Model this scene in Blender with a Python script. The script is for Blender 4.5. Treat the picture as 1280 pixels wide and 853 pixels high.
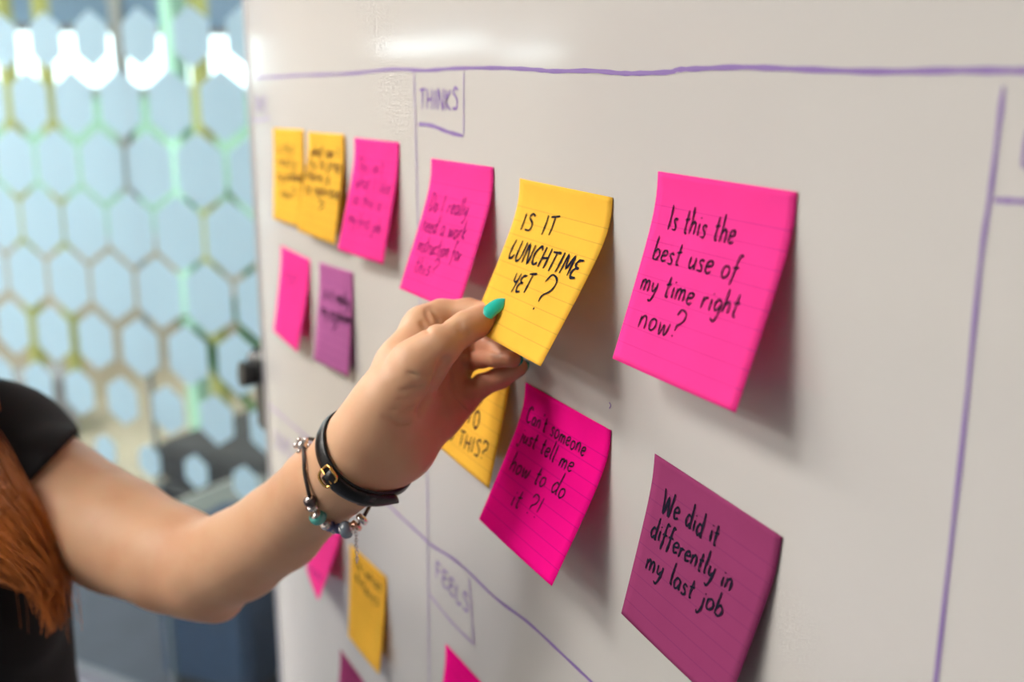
import bpy, math, random
import numpy as np
from mathutils import Vector, Matrix
rnd = random.Random(7)
for o in list(bpy.data.objects): bpy.data.objects.remove(o)
S = bpy.context.scene; C = S.collection

# ------------------------------------------------------------------ camera, world, exposure
EYE = 1.62                                   # camera height; local z = world z - EYE
FPX = 1331.08
rt = np.array([0.4724627, 0.88134929, 0.00155573])
up = np.array([-0.20659454, 0.10903228, 0.97233258])
fw = np.array([-0.85679501, 0.45971228, -0.23359564])
BY = 0.3232136                               # y of the whiteboard's face
cam = bpy.data.cameras.new('camera'); co = bpy.data.objects.new('camera', cam); C.objects.link(co)
M = Matrix([[rt[0], up[0], -fw[0], 0], [rt[1], up[1], -fw[1], 0], [rt[2], up[2], -fw[2], EYE], [0, 0, 0, 1]])
co.matrix_world = M
cam.sensor_width = 36; cam.lens = 36 * FPX / 1280; cam.clip_start = .02
cam.dof.use_dof = True; cam.dof.focus_distance = .585; cam.dof.aperture_fstop = 4.3
S.camera = co
w = bpy.data.worlds.new('sky'); S.world = w; w.use_nodes = True
bg = w.node_tree.nodes['Background']; bg.inputs[0].default_value = (.80, .92, 1, 1); bg.inputs[1].default_value = 3.0
S.view_settings.view_transform = 'Standard'; S.view_settings.look = 'None'
S.view_settings.exposure = 0.87; S.view_settings.gamma = 1; S.view_settings.use_curve_mapping = False

def area(name, loc, target, sx, sy, power, col):
    l = bpy.data.lights.new(name, 'AREA'); l.shape = 'RECTANGLE'; l.size = sx; l.size_y = sy
    l.energy = power; l.color = col
    o = bpy.data.objects.new(name, l); C.objects.link(o)
    o.location = (loc[0], loc[1], loc[2] + EYE)
    d = Vector(target) - Vector(loc)
    o.rotation_euler = d.to_track_quat('-Z', 'Y').to_euler(); return o
area('daylight_from_far_windows', (-7.6, 1.0, .2), (-3, 1.0, -.2), 5.5, 2.4, 240, (.86, .95, 1))

# ------------------------------------------------------------------ helpers
def at(px, py, dep):
    return (fw + rt * ((px - 640) / FPX) + up * ((426.5 - py) / FPX)) * dep
def onboard(px, py):
    v = fw + rt * ((px - 640) / FPX) + up * ((426.5 - py) / FPX)
    v = v * (BY / v[1]); return v[0], v[2]
def W(p): return (float(p[0]), float(p[1]), float(p[2]) + EYE)
def mat(name, col, rough=.6, metal=0., spec=.5, noise=0., nscale=30, bump=0., bscale=200, **kw):
    m = bpy.data.materials.new(name); m.use_nodes = True; nt = m.node_tree; b = nt.nodes['Principled BSDF']
    b.inputs['Base Color'].default_value = (*col, 1); b.inputs['Roughness'].default_value = rough
    b.inputs['Metallic'].default_value = metal; b.inputs['Specular IOR Level'].default_value = spec
    for k, v in kw.items(): b.inputs[k.replace('_', ' ')].default_value = v
    tc = nt.nodes.new('ShaderNodeTexCoord')
    if noise:
        n = nt.nodes.new('ShaderNodeTexNoise'); n.inputs['Scale'].default_value = nscale; n.inputs['Detail'].default_value = 4
        nt.links.new(tc.outputs['Object'], n.inputs['Vector'])
        r = nt.nodes.new('ShaderNodeMixRGB'); r.blend_type = 'MULTIPLY'; r.inputs[0].default_value = 1
        r.inputs[1].default_value = (*col, 1)
        cr = nt.nodes.new('ShaderNodeMapRange'); cr.inputs['From Min'].default_value = .3; cr.inputs['From Max'].default_value = .7
        cr.inputs['To Min'].default_value = 1 - noise; cr.inputs['To Max'].default_value = 1 + noise
        nt.links.new(n.outputs[0], cr.inputs['Value']); nt.links.new(cr.outputs[0], r.inputs[2])
        nt.links.new(r.outputs[0], b.inputs['Base Color'])
    if bump:
        n = nt.nodes.new('ShaderNodeTexNoise'); n.inputs['Scale'].default_value = bscale; n.inputs['Detail'].default_value = 3
        nt.links.new(tc.outputs['Object'], n.inputs['Vector'])
        bp = nt.nodes.new('ShaderNodeBump'); bp.inputs['Strength'].default_value = bump; bp.inputs['Distance'].default_value = .001
        nt.links.new(n.outputs[0], bp.inputs['Height']); nt.links.new(bp.outputs[0], b.inputs['Normal'])
    return m
def emis(name, col, st):
    m = bpy.data.materials.new(name); m.use_nodes = True; nt = m.node_tree; nt.nodes.clear()
    e = nt.nodes.new('ShaderNodeEmission'); e.inputs[0].default_value = (*col, 1); e.inputs[1].default_value = st
    o = nt.nodes.new('ShaderNodeOutputMaterial'); nt.links.new(e.outputs[0], o.inputs[0]); return m
def empty(name, loc=(0, 0, 0), label=None, cat=None, group=None, kind=None, rz=0, world=False):
    o = bpy.data.objects.new(name, None); C.objects.link(o); o.empty_display_size = .05
    o.location = loc if world else W(loc); o.rotation_euler = (0, 0, rz)
    return tag(o, label, cat, group, kind)
def tag(o, label=None, cat=None, group=None, kind=None):
    if label: o['label'] = label
    if cat: o['category'] = cat
    if group: o['group'] = group
    if kind: o['kind'] = kind
    return o
def meshobj(name, V, F, m, parent=None, smooth=False, uv=None, loc=None):
    """V in local (eye-height) world coordinates unless loc given (then relative to loc)."""
    V = np.asarray(V, float)
    me = bpy.data.meshes.new(name)
    if parent is not None: base = np.array(parent['_o']) if '_o' in parent else np.zeros(3)
    else: base = V.mean(0) if loc is None else np.array(loc, float)
    me.from_pydata((V - base).tolist(), [], [tuple(int(i) for i in f) for f in F]); me.update()
    if m: me.materials.append(m)
    if smooth: me.polygons.foreach_set('use_smooth', [True] * len(me.polygons))
    if uv is not None:
        ul = me.uv_layers.new(name='UVMap'); li = np.zeros(len(me.loops), dtype=np.int32); me.loops.foreach_get('vertex_index', li)
        ul.data.foreach_set('uv', np.asarray(uv, np.float32)[li].ravel())
    o = bpy.data.objects.new(name, me); C.objects.link(o)
    if parent is not None: o.parent = parent; o['_o'] = base.tolist()
    else: o.location = W(base); o['_o'] = base.tolist()
    return o
def root(name, loc, *a, **k):
    o = empty(name, loc, *a, **k); o['_o'] = [float(x) for x in loc]; return o
def box(c, s, rz=0, bev=0):
    """bevelled box: verts, faces"""
    x, y, z = [v / 2 for v in s]; b = min(bev, x * .9, y * .9, z * .9)
    V = []; F = []
    if b <= 0:
        V = [(i * x, j * y, k * z) for i in (-1, 1) for j in (-1, 1) for k in (-1, 1)]
        F = [(0, 1, 3, 2), (4, 6, 7, 5), (0, 4, 5, 1), (2, 3, 7, 6), (0, 2, 6, 4), (1, 5, 7, 3)]
    else:
        prof = [(-z, -b), (-z + b, 0), (z - b, 0), (z, -b)]
        def ring(zz, ins):
            X, Y = x + ins, y + ins; bb = b * .7
            return [(X - bb, -Y, zz), (X, -Y + bb, zz), (X, Y - bb, zz), (X - bb, Y, zz), (-X + bb, Y, zz), (-X, Y - bb, zz), (-X, -Y + bb, zz), (-X + bb, -Y, zz)]
        for zz, ins in prof: V += ring(zz, ins)
        for r in range(3):
            for i in range(8): F.append((r * 8 + i, r * 8 + (i + 1) % 8, r * 8 + 8 + (i + 1) % 8, r * 8 + 8 + i))
        F.append(tuple(range(7, -1, -1))); F.append(tuple(range(24, 32)))
    ca, sa = math.cos(rz), math.sin(rz)
    return [(c[0] + a * ca - b_ * sa, c[1] + a * sa + b_ * ca, c[2] + d) for a, b_, d in V], F
def join(parts):
    V = []; F = []
    for v, f in parts:
        n = len(V); V += [tuple(p) for p in v]; F += [tuple(i + n for i in q) for q in f]
    return V, F
def tube(P, r, n=8, closed=False, cap=True):
    P = np.asarray(P, float); R_ = np.full(len(P), r) if np.isscalar(r) else np.asarray(r, float)
    T = np.gradient(P, axis=0) if not closed else np.roll(P, -1, 0) - np.roll(P, 1, 0)
    T /= np.linalg.norm(T, axis=1)[:, None] + 1e-12
    a = np.array([0, 0, 1.]) if abs(T[0][2]) < .9 else np.array([1., 0, 0]); V = []
    for i in range(len(P)):
        u = a - T[i] * (a @ T[i]); u /= np.linalg.norm(u); a = u; v = np.cross(T[i], u)
        for k in range(n):
            t = 2 * math.pi * k / n; V.append(P[i] + R_[i] * (u * math.cos(t) + v * math.sin(t)))
    F = []; m = len(P)
    for i in range(m if closed else m - 1):
        j = (i + 1) % m
        for k in range(n): F.append((i * n + k, i * n + (k + 1) % n, j * n + (k + 1) % n, j * n + k))
    if not closed and cap: F.append(tuple(range(n - 1, -1, -1))); F.append(tuple(range((m - 1) * n, m * n)))
    return V, F
def smooth_line(pts, n=6):
    pts = [np.array(p, float) for p in pts]
    if len(pts) < 3: return [pts[0] * (1 - t) + pts[-1] * t for t in np.linspace(0, 1, n + 1)]
    P = [2 * pts[0] - pts[1]] + pts + [2 * pts[-1] - pts[-2]]; out = []
    for i in range(1, len(P) - 2):
        for k in range(n):
            t = k / n; a, b, c, d = P[i - 1], P[i], P[i + 1], P[i + 2]
            out.append(.5 * (2 * b + (c - a) * t + (2 * a - 5 * b + 4 * c - d) * t * t + (3 * b - a - 3 * c + d) * t ** 3))
    out.append(pts[-1]); return out
def ico(c, r, sc=(1, 1, 1), seg=12, rings=8):
    V = []; F = []
    for i in range(rings + 1):
        ph = math.pi * i / rings
        for j in range(seg):
            t = 2 * math.pi * j / seg
            V.append((c[0] + r * sc[0] * math.sin(ph) * math.cos(t), c[1] + r * sc[1] * math.sin(ph) * math.sin(t), c[2] + r * sc[2] * math.cos(ph)))
    for i in range(rings):
        for j in range(seg): F.append((i * seg + j, (i + 1) * seg + j, (i + 1) * seg + (j + 1) % seg, i * seg + (j + 1) % seg))
    return V, F

# ------------------------------------------------------------------ the room
FL = -EYE; CE = 1.23
M_floor = mat('grey_blue_carpet', (.12, .13, .165), .95, noise=.12, nscale=9)
M_beige = mat('beige_vinyl', (.42, .355, .265), .5, noise=.06, nscale=4)
M_wall = mat('warm_white_paint', (.62, .58, .52), .8, noise=.03, nscale=3)
M_tan = mat('tan_paint', (.46, .41, .33), .8, noise=.05, nscale=2)
M_ceil = mat('ceiling_white', (.74, .72, .68), .9, noise=.02)
M_alu = mat('brushed_aluminium', (.55, .55, .58), .35, .8)
M_black = mat('black_plastic', (.012, .012, .013), .4)
def struct(name, V, F, m, **k): return tag(meshobj(name, V, F, m, **k), kind='structure')
struct('floor', *box((-1.5, 0, FL - .05), (13, 12, .1)), M_floor)
struct('trim_1', *box((-5.75, 1.5, FL + .004), (3.2, 8.8, .008)), M_beige)
M_slate = mat('slate_carpet', (.050, .056, .080), .95, noise=.1, nscale=9)
struct('ceiling', *box((-1.5, 0, CE + .05), (13, 12, .1)), M_ceil)
struct('wall_front', *box((5.05, 0, (FL + CE) / 2), (.1, 12, CE - FL)), M_wall)
struct('wall_right', *box((-1.5, 6.05, (FL + CE) / 2), (13, .1, CE - FL)), M_wall)
def wall_with_hole(name, fixed, axis, a0, a1, h0, h1, z0, z1, m):
    P = []
    def bx(u0, u1, q0, q1):
        if axis == 'x': return box((fixed, (u0 + u1) / 2, (q0 + q1) / 2), (.12, u1 - u0, q1 - q0))
        return box(((u0 + u1) / 2, fixed, (q0 + q1) / 2), (u1 - u0, .12, q1 - q0))
    P = [bx(a0, a1, FL, z0), bx(a0, a1, z1, CE), bx(a0, h0, z0, z1), bx(h1, a1, z0, z1)]
    return struct(name, *join(P), m)
wall_with_hole('wall_back', -6.6, 'x', -6, 6, -1.2, 3.2, -.9, .72, M_tan)
struct('wall_side', *box((-1.5, -5.0, (FL + CE) / 2), (13, .1, CE - FL)), M_wall)
M_olive = mat('olive_painted_metal', (.40, .42, .13), .5)
M_mint = mat('mint_painted_metal', (.42, .78, .62), .5)
M_blind = mat('blue_grey_blind_fabric', (.20, .33, .52), .8)
M_brown = mat('brown_panel', (.20, .17, .14), .7)
M_pane = bpy.data.materials.new('window_glass'); M_pane.use_nodes = True
nt = M_pane.node_tree; nt.nodes.clear()
tr = nt.nodes.new('ShaderNodeBsdfTransparent'); tr.inputs[0].default_value = (.93, .97, .96, 1)
gl = nt.nodes.new('ShaderNodeBsdfGlossy'); gl.inputs['Roughness'].default_value = .02
lw = nt.nodes.new('ShaderNodeLayerWeight'); lw.inputs[0].default_value = .5; pw = nt.nodes.new('ShaderNodeMath'); pw.operation = 'POWER'; pw.inputs[1].default_value = 4; nt.links.new(lw.outputs['Facing'], pw.inputs[0])
fr = nt.nodes.new('ShaderNodeMath'); fr.operation = 'MULTIPLY_ADD'; fr.inputs[1].default_value = .5; fr.inputs[2].default_value = .03; nt.links.new(pw.outputs[0], fr.inputs[0])
mx = nt.nodes.new('ShaderNodeMixShader'); ou = nt.nodes.new('ShaderNodeOutputMaterial')
nt.links.new(fr.outputs[0], mx.inputs[0]); nt.links.new(tr.outputs[0], mx.inputs[1]); nt.links.new(gl.outputs[0], mx.inputs[2]); nt.links.new(mx.outputs[0], ou.inputs[0])
M_milk = mat('mint_frosted_glass', (.40, .55, .46), .6, Transmission_Weight=.0)
nt = M_milk.node_tree; b = nt.nodes['Principled BSDF']; tl = nt.nodes.new('ShaderNodeBsdfTranslucent'); tl.inputs[0].default_value = (.40, .60, .50, 1)
mx = nt.nodes.new('ShaderNodeMixShader'); mx.inputs[0].default_value = .3
nt.links.new(b.outputs[0], mx.inputs[1]); nt.links.new(tl.outputs[0], mx.inputs[2]); nt.links.new(mx.outputs[0], nt.nodes['Material Output'].inputs[0])

# window of the far wall: upper blind, clear middle band, frosted lower lights
win = root('window_1', (-6.6, 1.0, -.9)); win['kind'] = 'structure'
for y in (-1.17, -.1, .98, 2.06, 3.17): meshobj('mullion', *box((-6.6, y, -.09), (.08, .06, 1.62), 0, .006), M_alu, win)
for z in (-.88, -.03, .30, .70): meshobj('transom', *box((-6.6, 1.0, z), (.07, 4.4, .045), 0, .005), M_brown if z > 0 else M_alu, win)
for y0, y1 in ((-1.14, -.13), (-.07, .95), (1.01, 2.03), (2.09, 3.14)):
    meshobj('pane', *box((-6.6, (y0 + y1) / 2, .135), (.01, y1 - y0, .30)), M_pane, win)
    meshobj('frosted_pane', *box((-6.6, (y0 + y1) / 2, -.455), (.012, y1 - y0, .81)), M_milk, win)
    meshobj('blind', *box((-6.56, (y0 + y1) / 2, .50), (.01, y1 - y0, .36)), M_blind, win)

# painted posts in the far room
for i, (px, dep, wd, m, lab, cat) in enumerate([(22, 5.3, .07, M_olive, 'olive green painted post at the left edge beyond the glass', 'post'), (69, 5.3, .06, M_olive, 'olive green painted post left of the bright windows', 'post'),
        (228, 4.6, .075, M_mint, 'pale mint painted post right of the bright windows', 'post'), (258, 5.0, .07, M_olive, 'olive green post just right of the mint post', 'post')]):
    p = at(px, 200, dep)
    V, F = box((p[0], p[1], (FL + .008 + CE) / 2), (wd, wd, CE - FL - .008), .5, .006)
    tag(meshobj('painted_post', V, F, m), lab, cat)

# ------------------------------------------------------------------ ceiling lamps
M_diff = emis('lamp_diffuser', (1, .95, .885), 19.0)
LP = [(-4.3, -1.1), (-4.3, -2.3), (-3.3, -1.1), (-2.2, -1.1), (-1.1, -1.1), (-3.3, -2.3), (-2.2, -2.3), (-1.1, -2.3), (-3.0, -3.6), (-.8, -3.6), (-5.0, 1.6), (-4.8, -.6), (-2.4, 3.2)]  # first two panels are unseen extras, added to brighten the upper arm
for i, (x, y) in enumerate(LP):
    t = root('ceiling_light', (x, y, CE), 'unseen square white recessed ceiling light panel', 'ceiling light', 'ceiling light panels overhead')
    meshobj('frame', *join([box((x + s * .31, y, CE - .01), (.02, .64, .02)) for s in (-1, 1)] + [box((x, y + s * .31, CE - .01), (.6, .02, .02)) for s in (-1, 1)]), M_alu, t)
    meshobj('diffuser', *box((x, y, CE - .006), (.6, .6, .012)), M_diff, t)
# two suspended strip lamps far down the room: what the glossy board mirrors at its top
M_strip = emis('strip_diffuser', (.85, .97, 1), 3.4)
def mirror_dir(px, py):
    v = fw + rt * ((px - 640) / FPX) + up * ((426.5 - py) / FPX); v = v / v[1] * BY
    return v, np.array([v[0], -v[1], v[2]])
for (x0, x1, py, dist, lab) in ((486, 600, 57, 2.15, 'longer linear pendant lamp hanging far down the room'), (640, 688, 66, 2.15, 'shorter linear pendant lamp hanging far down the room')):
    b0, d0 = mirror_dir(x0, py); b1, d1 = mirror_dir(x1, py)
    p0 = b0 + d0 * ((dist) / BY); p1 = b1 + d1 * (dist / BY)
    z = (p0[2] + p1[2]) / 2; c = (p0 + p1) / 2; L = math.hypot(p1[0] - p0[0], p1[1] - p0[1]); rz = math.atan2(p1[1] - p0[1], p1[0] - p0[0])
    t = root('pendant_lamp', (c[0], c[1], z), lab, 'pendant lamp')
    meshobj('housing', *box((c[0], c[1], z + .11), (L + .04, .12, .04), rz, .006), M_alu, t)
    meshobj('diffuser', *box((c[0], c[1], z), (L, .10, .07), rz, .01), M_strip, t)
    for s in (-.4, .4):
        q = c + (p1 - p0) * s
        meshobj('cable', *tube([(q[0], q[1], z + .12), (q[0], q[1], CE)], .002, 6), M_black, t)

# ------------------------------------------------------------------ glass partition with frosted hexagons
HS = .16; TH = 1.0008; U = np.array([math.sin(TH), math.cos(TH), 0]); P0 = at(5.9057, 52.25, 16.51375 * HS); RH = .91712 * HS
Nn = np.array([U[1], -U[0], 0])             # towards the camera side
part = root('wall_left', (P0[0], P0[1], FL)); part['kind'] = 'structure'
M_hex = mat('frosted_film', (.50, .64, .71), .75)
nt = M_hex.node_tree; b = nt.nodes['Principled BSDF']; tl = nt.nodes.new('ShaderNodeBsdfTranslucent'); tl.inputs[0].default_value = (.54, .76, .88, 1)
mx = nt.nodes.new('ShaderNodeMixShader'); mx.inputs[0].default_value = .55
nt.links.new(b.outputs[0], mx.inputs[1]); nt.links.new(tl.outputs[0], mx.inputs[2]); nt.links.new(mx.outputs[0], nt.nodes['Material Output'].inputs[0])
seam = [-7.5, 2.62, 10.5]; zt = CE - .03
rzw = math.atan2(U[1], U[0])
for a, b_ in zip(seam[:-1], seam[1:]):
    c = P0 + U * HS * (a + b_) / 2
    meshobj('glass_pane', *box((c[0], c[1], (FL + zt) / 2), ((b_ - a) * HS - .006, .010, zt - FL - .04), rzw), M_pane, part)
M_seal = mat('grey_seal', (.20, .25, .27), .5)
c = P0 + U * HS * seam[1]; meshobj('glass_seal', *box((c[0], c[1], (FL + zt) / 2), (.006, .012, zt - FL - .04), rzw), M_seal, part)
for a in (seam[0], 6.55, seam[2]):
    c = P0 + U * HS * a; meshobj('post', *box((c[0], c[1], (FL + CE) / 2), (.05, .06, CE - FL), rzw, .004), M_alu, part)
M_dkrail = mat('slate_rail', (.10, .11, .14), .5)
c = P0 + U * HS * (seam[0] + seam[2]) / 2; L = (seam[2] - seam[0]) * HS
meshobj('bottom_rail', *box((c[0], c[1], FL + .01), (L, .03, .02), rzw, .004), M_dkrail, part)
meshobj('top_rail', *box((c[0], c[1], CE - .02), (L, .05, .04), rzw, .004), M_alu, part)
ca_ = [P0 + U * HS * a - Nn * b_ for a, b_ in ((seam[0], .03), (seam[2], .03), (seam[2], 1.5), (seam[0], 1.5))]
struct('trim_2', [(q[0], q[1], FL + h) for h in (0, .006) for q in ca_], [(3, 2, 1, 0), (4, 5, 6, 7)] + [(k, (k + 1) % 4, 4 + (k + 1) % 4, 4 + k) for k in range(4)], M_slate)
sizes = {-1: .30, 0: .69, 1: .82, 2: .90, 3: .925, 4: .90, 5: .79, 6: .665, 7: .47, 8: .26}
for r, sz in sizes.items():
    me = None
    for ci in range(-7, 10):
        cc = ci + (.5 if r % 2 else 0)
        if abs(cc - 6.55) < .45 and False: continue
        q = P0 + U * HS * cc + np.array([0, 0, -RH * r]) + Nn * .0065
        rad = HS * sz / math.sqrt(3)
        if me is None:
            V = []; 
            for s in (-.0004, .0004):
                for k in range(6):
                    t = math.pi / 6 + k * math.pi / 3
                    V.append(U * rad * math.cos(t) + np.array([0, 0, 1.05 * rad * math.sin(t)]) + Nn * s)
            me = bpy.data.meshes.new('frosted_hexagon')
            me.from_pydata([tuple(v) for v in V], [], [tuple(range(5, -1, -1)), tuple(range(6, 12))] + [(k, (k + 1) % 6, 6 + (k + 1) % 6, 6 + k) for k in range(6)])
            me.materials.append(M_hex)
        o = bpy.data.objects.new('frosted_hexagon', me); C.objects.link(o); o.parent = part
        o.location = q - np.array(part['_o'])

# ------------------------------------------------------------------ things beyond the glass
M_sofa = mat('charcoal_fabric', (.045, .042, .042), .9, noise=.2, nscale=40)
M_navy = mat('navy_fabric', (.016, .042, .10), .85, noise=.1, nscale=30)
M_light = mat('dark_laminate', (.13, .12, .11), .4); M_edge = mat('pale_edge', (.55, .52, .47), .4)
def floorpt(px, py):
    v = at(px, py, 1); return v * (FL / v[2])
def planept(px, py, h):
    v = at(px, py, 1); return v * ((FL + h) / v[2])
a_, b2 = planept(188, 552, .42), planept(312, 508, .42); dd = (b2 - a_) / np.linalg.norm(b2 - a_); rz = math.atan2(dd[1], dd[0]); nn_ = np.array([dd[1], -dd[0], 0])
if nn_ @ fw > 0: nn_ = -nn_
p = a_ + dd * .64 + nn_ * .27
sf = root('bench_seat', (p[0], p[1], FL), 'long charcoal upholstered bench beyond the glass wall', 'bench')
cs, sn = math.cos(rz), math.sin(rz)
def rel(p, a, b_, z): return (p[0] + a * cs - b_ * sn, p[1] + a * sn + b_ * cs, FL + z)
meshobj('base', *box(rel(p, 0, 0, .17), (1.3, .50, .22), rz, .015), M_black, sf)
meshobj('seat_cushion', *box(rel(p, -.325, 0, .35), (.64, .54, .14), rz, .03), M_sofa, sf)
meshobj('seat_cushion', *box(rel(p, .325, 0, .35), (.64, .54, .14), rz, .03), M_sofa, sf)
for a in (-.6, .6):
    for b_ in (-.2, .2): meshobj('leg', *box(rel(p, a, b_, .035), (.04, .04, .07), rz, .004), M_alu, sf)
p = floorpt(42, 546); cb = root('low_cabinet', (p[0], p[1], FL), 'small grey low cabinet far beyond the glass, above the black sleeve', 'cabinet')
M_cab = mat('grey_laminate', (.26, .26, .29), .5)
meshobj('body', *box((p[0], p[1], FL + .16), (.26, .36, .30), .1, .008), M_cab, cb)
for s_ in (-1, 1):
    dr = meshobj('door', *box((p[0] + .138, p[1] + s_ * .088 + .014, FL + .17), (.014, .168, .26), .1, .004), M_cab, cb)
    meshobj('handle', *tube([(p[0] + .152, p[1] + s_ * .03 + .015, FL + .18), (p[0] + .152, p[1] + s_ * .03 + .015, FL + .26)], .004, 8), M_alu, dr)
# low table with a pale edge
a_, b2 = planept(200, 634, .40), planept(322, 584, .40); dd = (b2 - a_) / np.linalg.norm(b2 - a_); rz = math.atan2(dd[1], dd[0]); nn_ = np.array([dd[1], -dd[0], 0])
if nn_ @ fw > 0: nn_ = -nn_
TL_ = float(np.linalg.norm(b2 - a_)) * .8; p = (a_ + b2) / 2 + nn_ * .11; cs, sn = math.cos(rz), math.sin(rz)
tb = root('low_table', (p[0], p[1], FL), 'low pale topped table in front of the charcoal bench', 'table')
zt_ = .38
meshobj('tabletop', *box(rel(p, 0, 0, zt_), (TL_, .20, .035), rz, .006), M_light, tb)
for b_ in (-.104, .104): meshobj('edge_strip', *box(rel(p, 0, b_, zt_), (TL_, .008, .04), rz), M_edge, tb)
for a in (-TL_ * .45, TL_ * .45):
    for b_ in (-.08, .08): meshobj('leg', *tube([rel(p, a, b_, .0), rel(p, a * .95, b_ * .95, zt_ - .018)], .014, 10), M_alu, tb)
p = floorpt(268, 960); rz = rzw + .1; cs, sn = math.cos(rz), math.sin(rz); p = at(300, 800, 3.0)
pf = root('pouf', (p[0], p[1], FL), 'navy blue cube pouf on the floor behind the glass, below the elbow', 'pouf')
meshobj('cushion', *box(rel(p, 0, 0, .24), (.30, .32, .42), rz, .03), M_navy, pf)
meshobj('plinth', *box(rel(p, 0, 0, .015), (.25, .27, .03), rz, .004), M_black, pf)

M_leaf = mat('leaf_green', (.10, .24, .04), .5, noise=.2, nscale=20)
M_pot = mat('grey_pot', (.22, .22, .22), .7)
p = at(392, 600, 2.95)
pl = root('potted_plant', (p[0], p[1], FL), 'tall arching green leaved plant in a grey pot behind the board edge', 'plant')
prof = [(.0, 0), (.13, 0), (.15, .02), (.18, .33), (.18, .35), (.165, .35), (.16, .31), (0, .31)]
V = []; F = []
for i, (r, z) in enumerate(prof):
    for k in range(24): V.append((p[0] + r * math.cos(k * math.pi / 12), p[1] + r * math.sin(k * math.pi / 12), FL + z))
for i in range(len(prof) - 1):
    for k in range(24): F.append((i * 24 + k, i * 24 + (k + 1) % 24, i * 24 + 24 + (k + 1) % 24, i * 24 + 24 + k))
meshobj('pot', V, F, M_pot, pl, True)
def leaf(pts, wmax):
    P = np.array(smooth_line(pts, 6)); T = np.gradient(P, axis=0); V = []; F = []; n = len(P)
    for i, q in enumerate(P):
        s = i / (n - 1); ww = wmax * (.15 + .85 * math.sin(math.pi * min(1, s * .9 + .08)) ** .8) * (1 if s < .98 else .2)
        side = np.cross(T[i], fw * .6 + np.array([0, 0, .5])); side /= np.linalg.norm(side) + 1e-9
        V += [q - side * ww, q - np.array([0, 0, .25 * ww]), q + side * ww]
        if i: a = (i - 1) * 3; F += [(a, a + 1, a + 4, a + 3), (a + 1, a + 2, a + 5, a + 4)]
    return V, F
D = 2.95
for pts, wm in [([(392, 600, D), (312, 505, D), (272, 462, D - .05), (262, 432, D - .1), (215, 398, D - .15)], .020),
                ([(392, 600, D), (318, 470, D), (300, 400, D), (268, 385, D), (225, 400, D)], .016),
                ([(392, 600, D), (335, 450, D), (322, 390, D), (300, 375, D), (280, 392, D)], .018),
                ([(392, 600, D), (345, 480, D), (360, 400, D), (390, 360, D)], .02),
                ([(392, 600, D), (325, 450, D), (310, 330, D), (290, 250, D), (262, 225, D)], .016),
                ([(392, 600, D), (350, 400, D), (350, 300, D), (335, 220, D), (310, 170, D)], .018)]:
    V, F = leaf([at(*q) for q in pts], wm); meshobj('leaf', V, F, M_leaf, pl, True)

# ------------------------------------------------------------------ the whiteboard
XL, XR, ZB, ZT = -1.234, .95, -.95, .36
wb = root('whiteboard', ((XL + XR) / 2, BY + .012, FL), 'large glossy white mobile whiteboard covered with sticky notes and purple marker lines', 'whiteboard')
M_enamel = mat('white_enamel', (.478, .462, .442), .10, spec=.4)
nt = M_enamel.node_tree; b = nt.nodes['Principled BSDF']; b.inputs['Coat Weight'].default_value = .0
meshobj('panel', *box(((XL + XR) / 2, BY + .009, (ZB + ZT) / 2), (XR - XL - .012, .018, ZT - ZB - .012)), M_enamel, wb)
for x in (XL + .002, XR - .002): meshobj('frame_side', *box((x, BY + .009, (ZB + ZT) / 2), (.012, .022, ZT - ZB), 0, .002), M_alu, wb)
for z in (ZB, ZT): meshobj('frame_rail', *box(((XL + XR) / 2, BY + .009, z), (XR - XL, .026, .014), 0, .003), M_alu, wb)
meshobj('pen_tray', *join([box(((XL + XR) / 2, BY - .03, ZB + .01), (1.0, .06, .004)), box(((XL + XR) / 2, BY - .06, ZB + .018), (1.0, .004, .02))]), M_alu, wb)
M_pole = mat('mauve_grey_steel', (.30, .26, .30), .4, .35)
kx, kz = onboard(318, 472)
for x in (XL - .016, XR + .022):
    meshobj('post', *box((x, BY + .030, (FL + .06 + kz) / 2), (.026, .03, kz - FL - .06), 0, .004), M_pole, wb)
    meshobj('foot', *box((x, BY + .02, FL + .075), (.05, .62, .035), 0, .006), M_pole, wb)
    for s in (-.27, .29):
        wh = meshobj('caster', *join([ (lambda VF: ([(v[0] , v[1], v[2]) for v in VF[0]], VF[1]))(tube([(x - .012, BY + .02 + s, FL + .028), (x + .012, BY + .02 + s, FL + .028)], .028, 18)), box((x, BY + .02 + s, FL + .05), (.03, .03, .02)) ]), M_black, wb)
    V, F = join([box((x - .004, BY + .022, kz - .012), (.038, .05, .105), 0, .008), tube([(x - .012, BY - .0, kz + .01), (x - .012, BY - .022, kz + .012)], [.013, .016], 12), tube([(x - .03, BY + .012, kz + .02), (x - .046, BY + .008, kz + .02)], [.012, .015], 10)])
    meshobj('clamp_knob', V, F, M_black, wb, False)
M_ink = mat('purple_marker_ink', (.19, .11, .33), .5); M_inkf = mat('faint_purple_marker_ink', (.27, .21, .40), .5)
def board_strokes(strokes, width, name, m):
    parts = []
    for st in strokes:
        P = np.array([[a, BY - .0003, c] for a, c in st]); T = np.gradient(P, axis=0); T /= np.linalg.norm(T, axis=1)[:, None] + 1e-9
        Nl = np.stack([-T[:, 2], 0 * T[:, 0], T[:, 0]], 1); V = []; F = []
        for i in range(len(P)):
            ww = width * (.5 + .08 * math.sin(i * 1.7)) * (1 if 0 < i < len(P) - 1 else .6)
            V += [P[i] - Nl[i] * ww, P[i] + Nl[i] * ww]
            if i: F.append((2 * i - 2, 2 * i, 2 * i + 1, 2 * i - 1))
        parts.append((V, F))
    return meshobj(name, *join(parts), m, wb)
def bl(pts, n=5):
    return [onboard(*p) for p in smooth_line(pts, n)]
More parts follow.
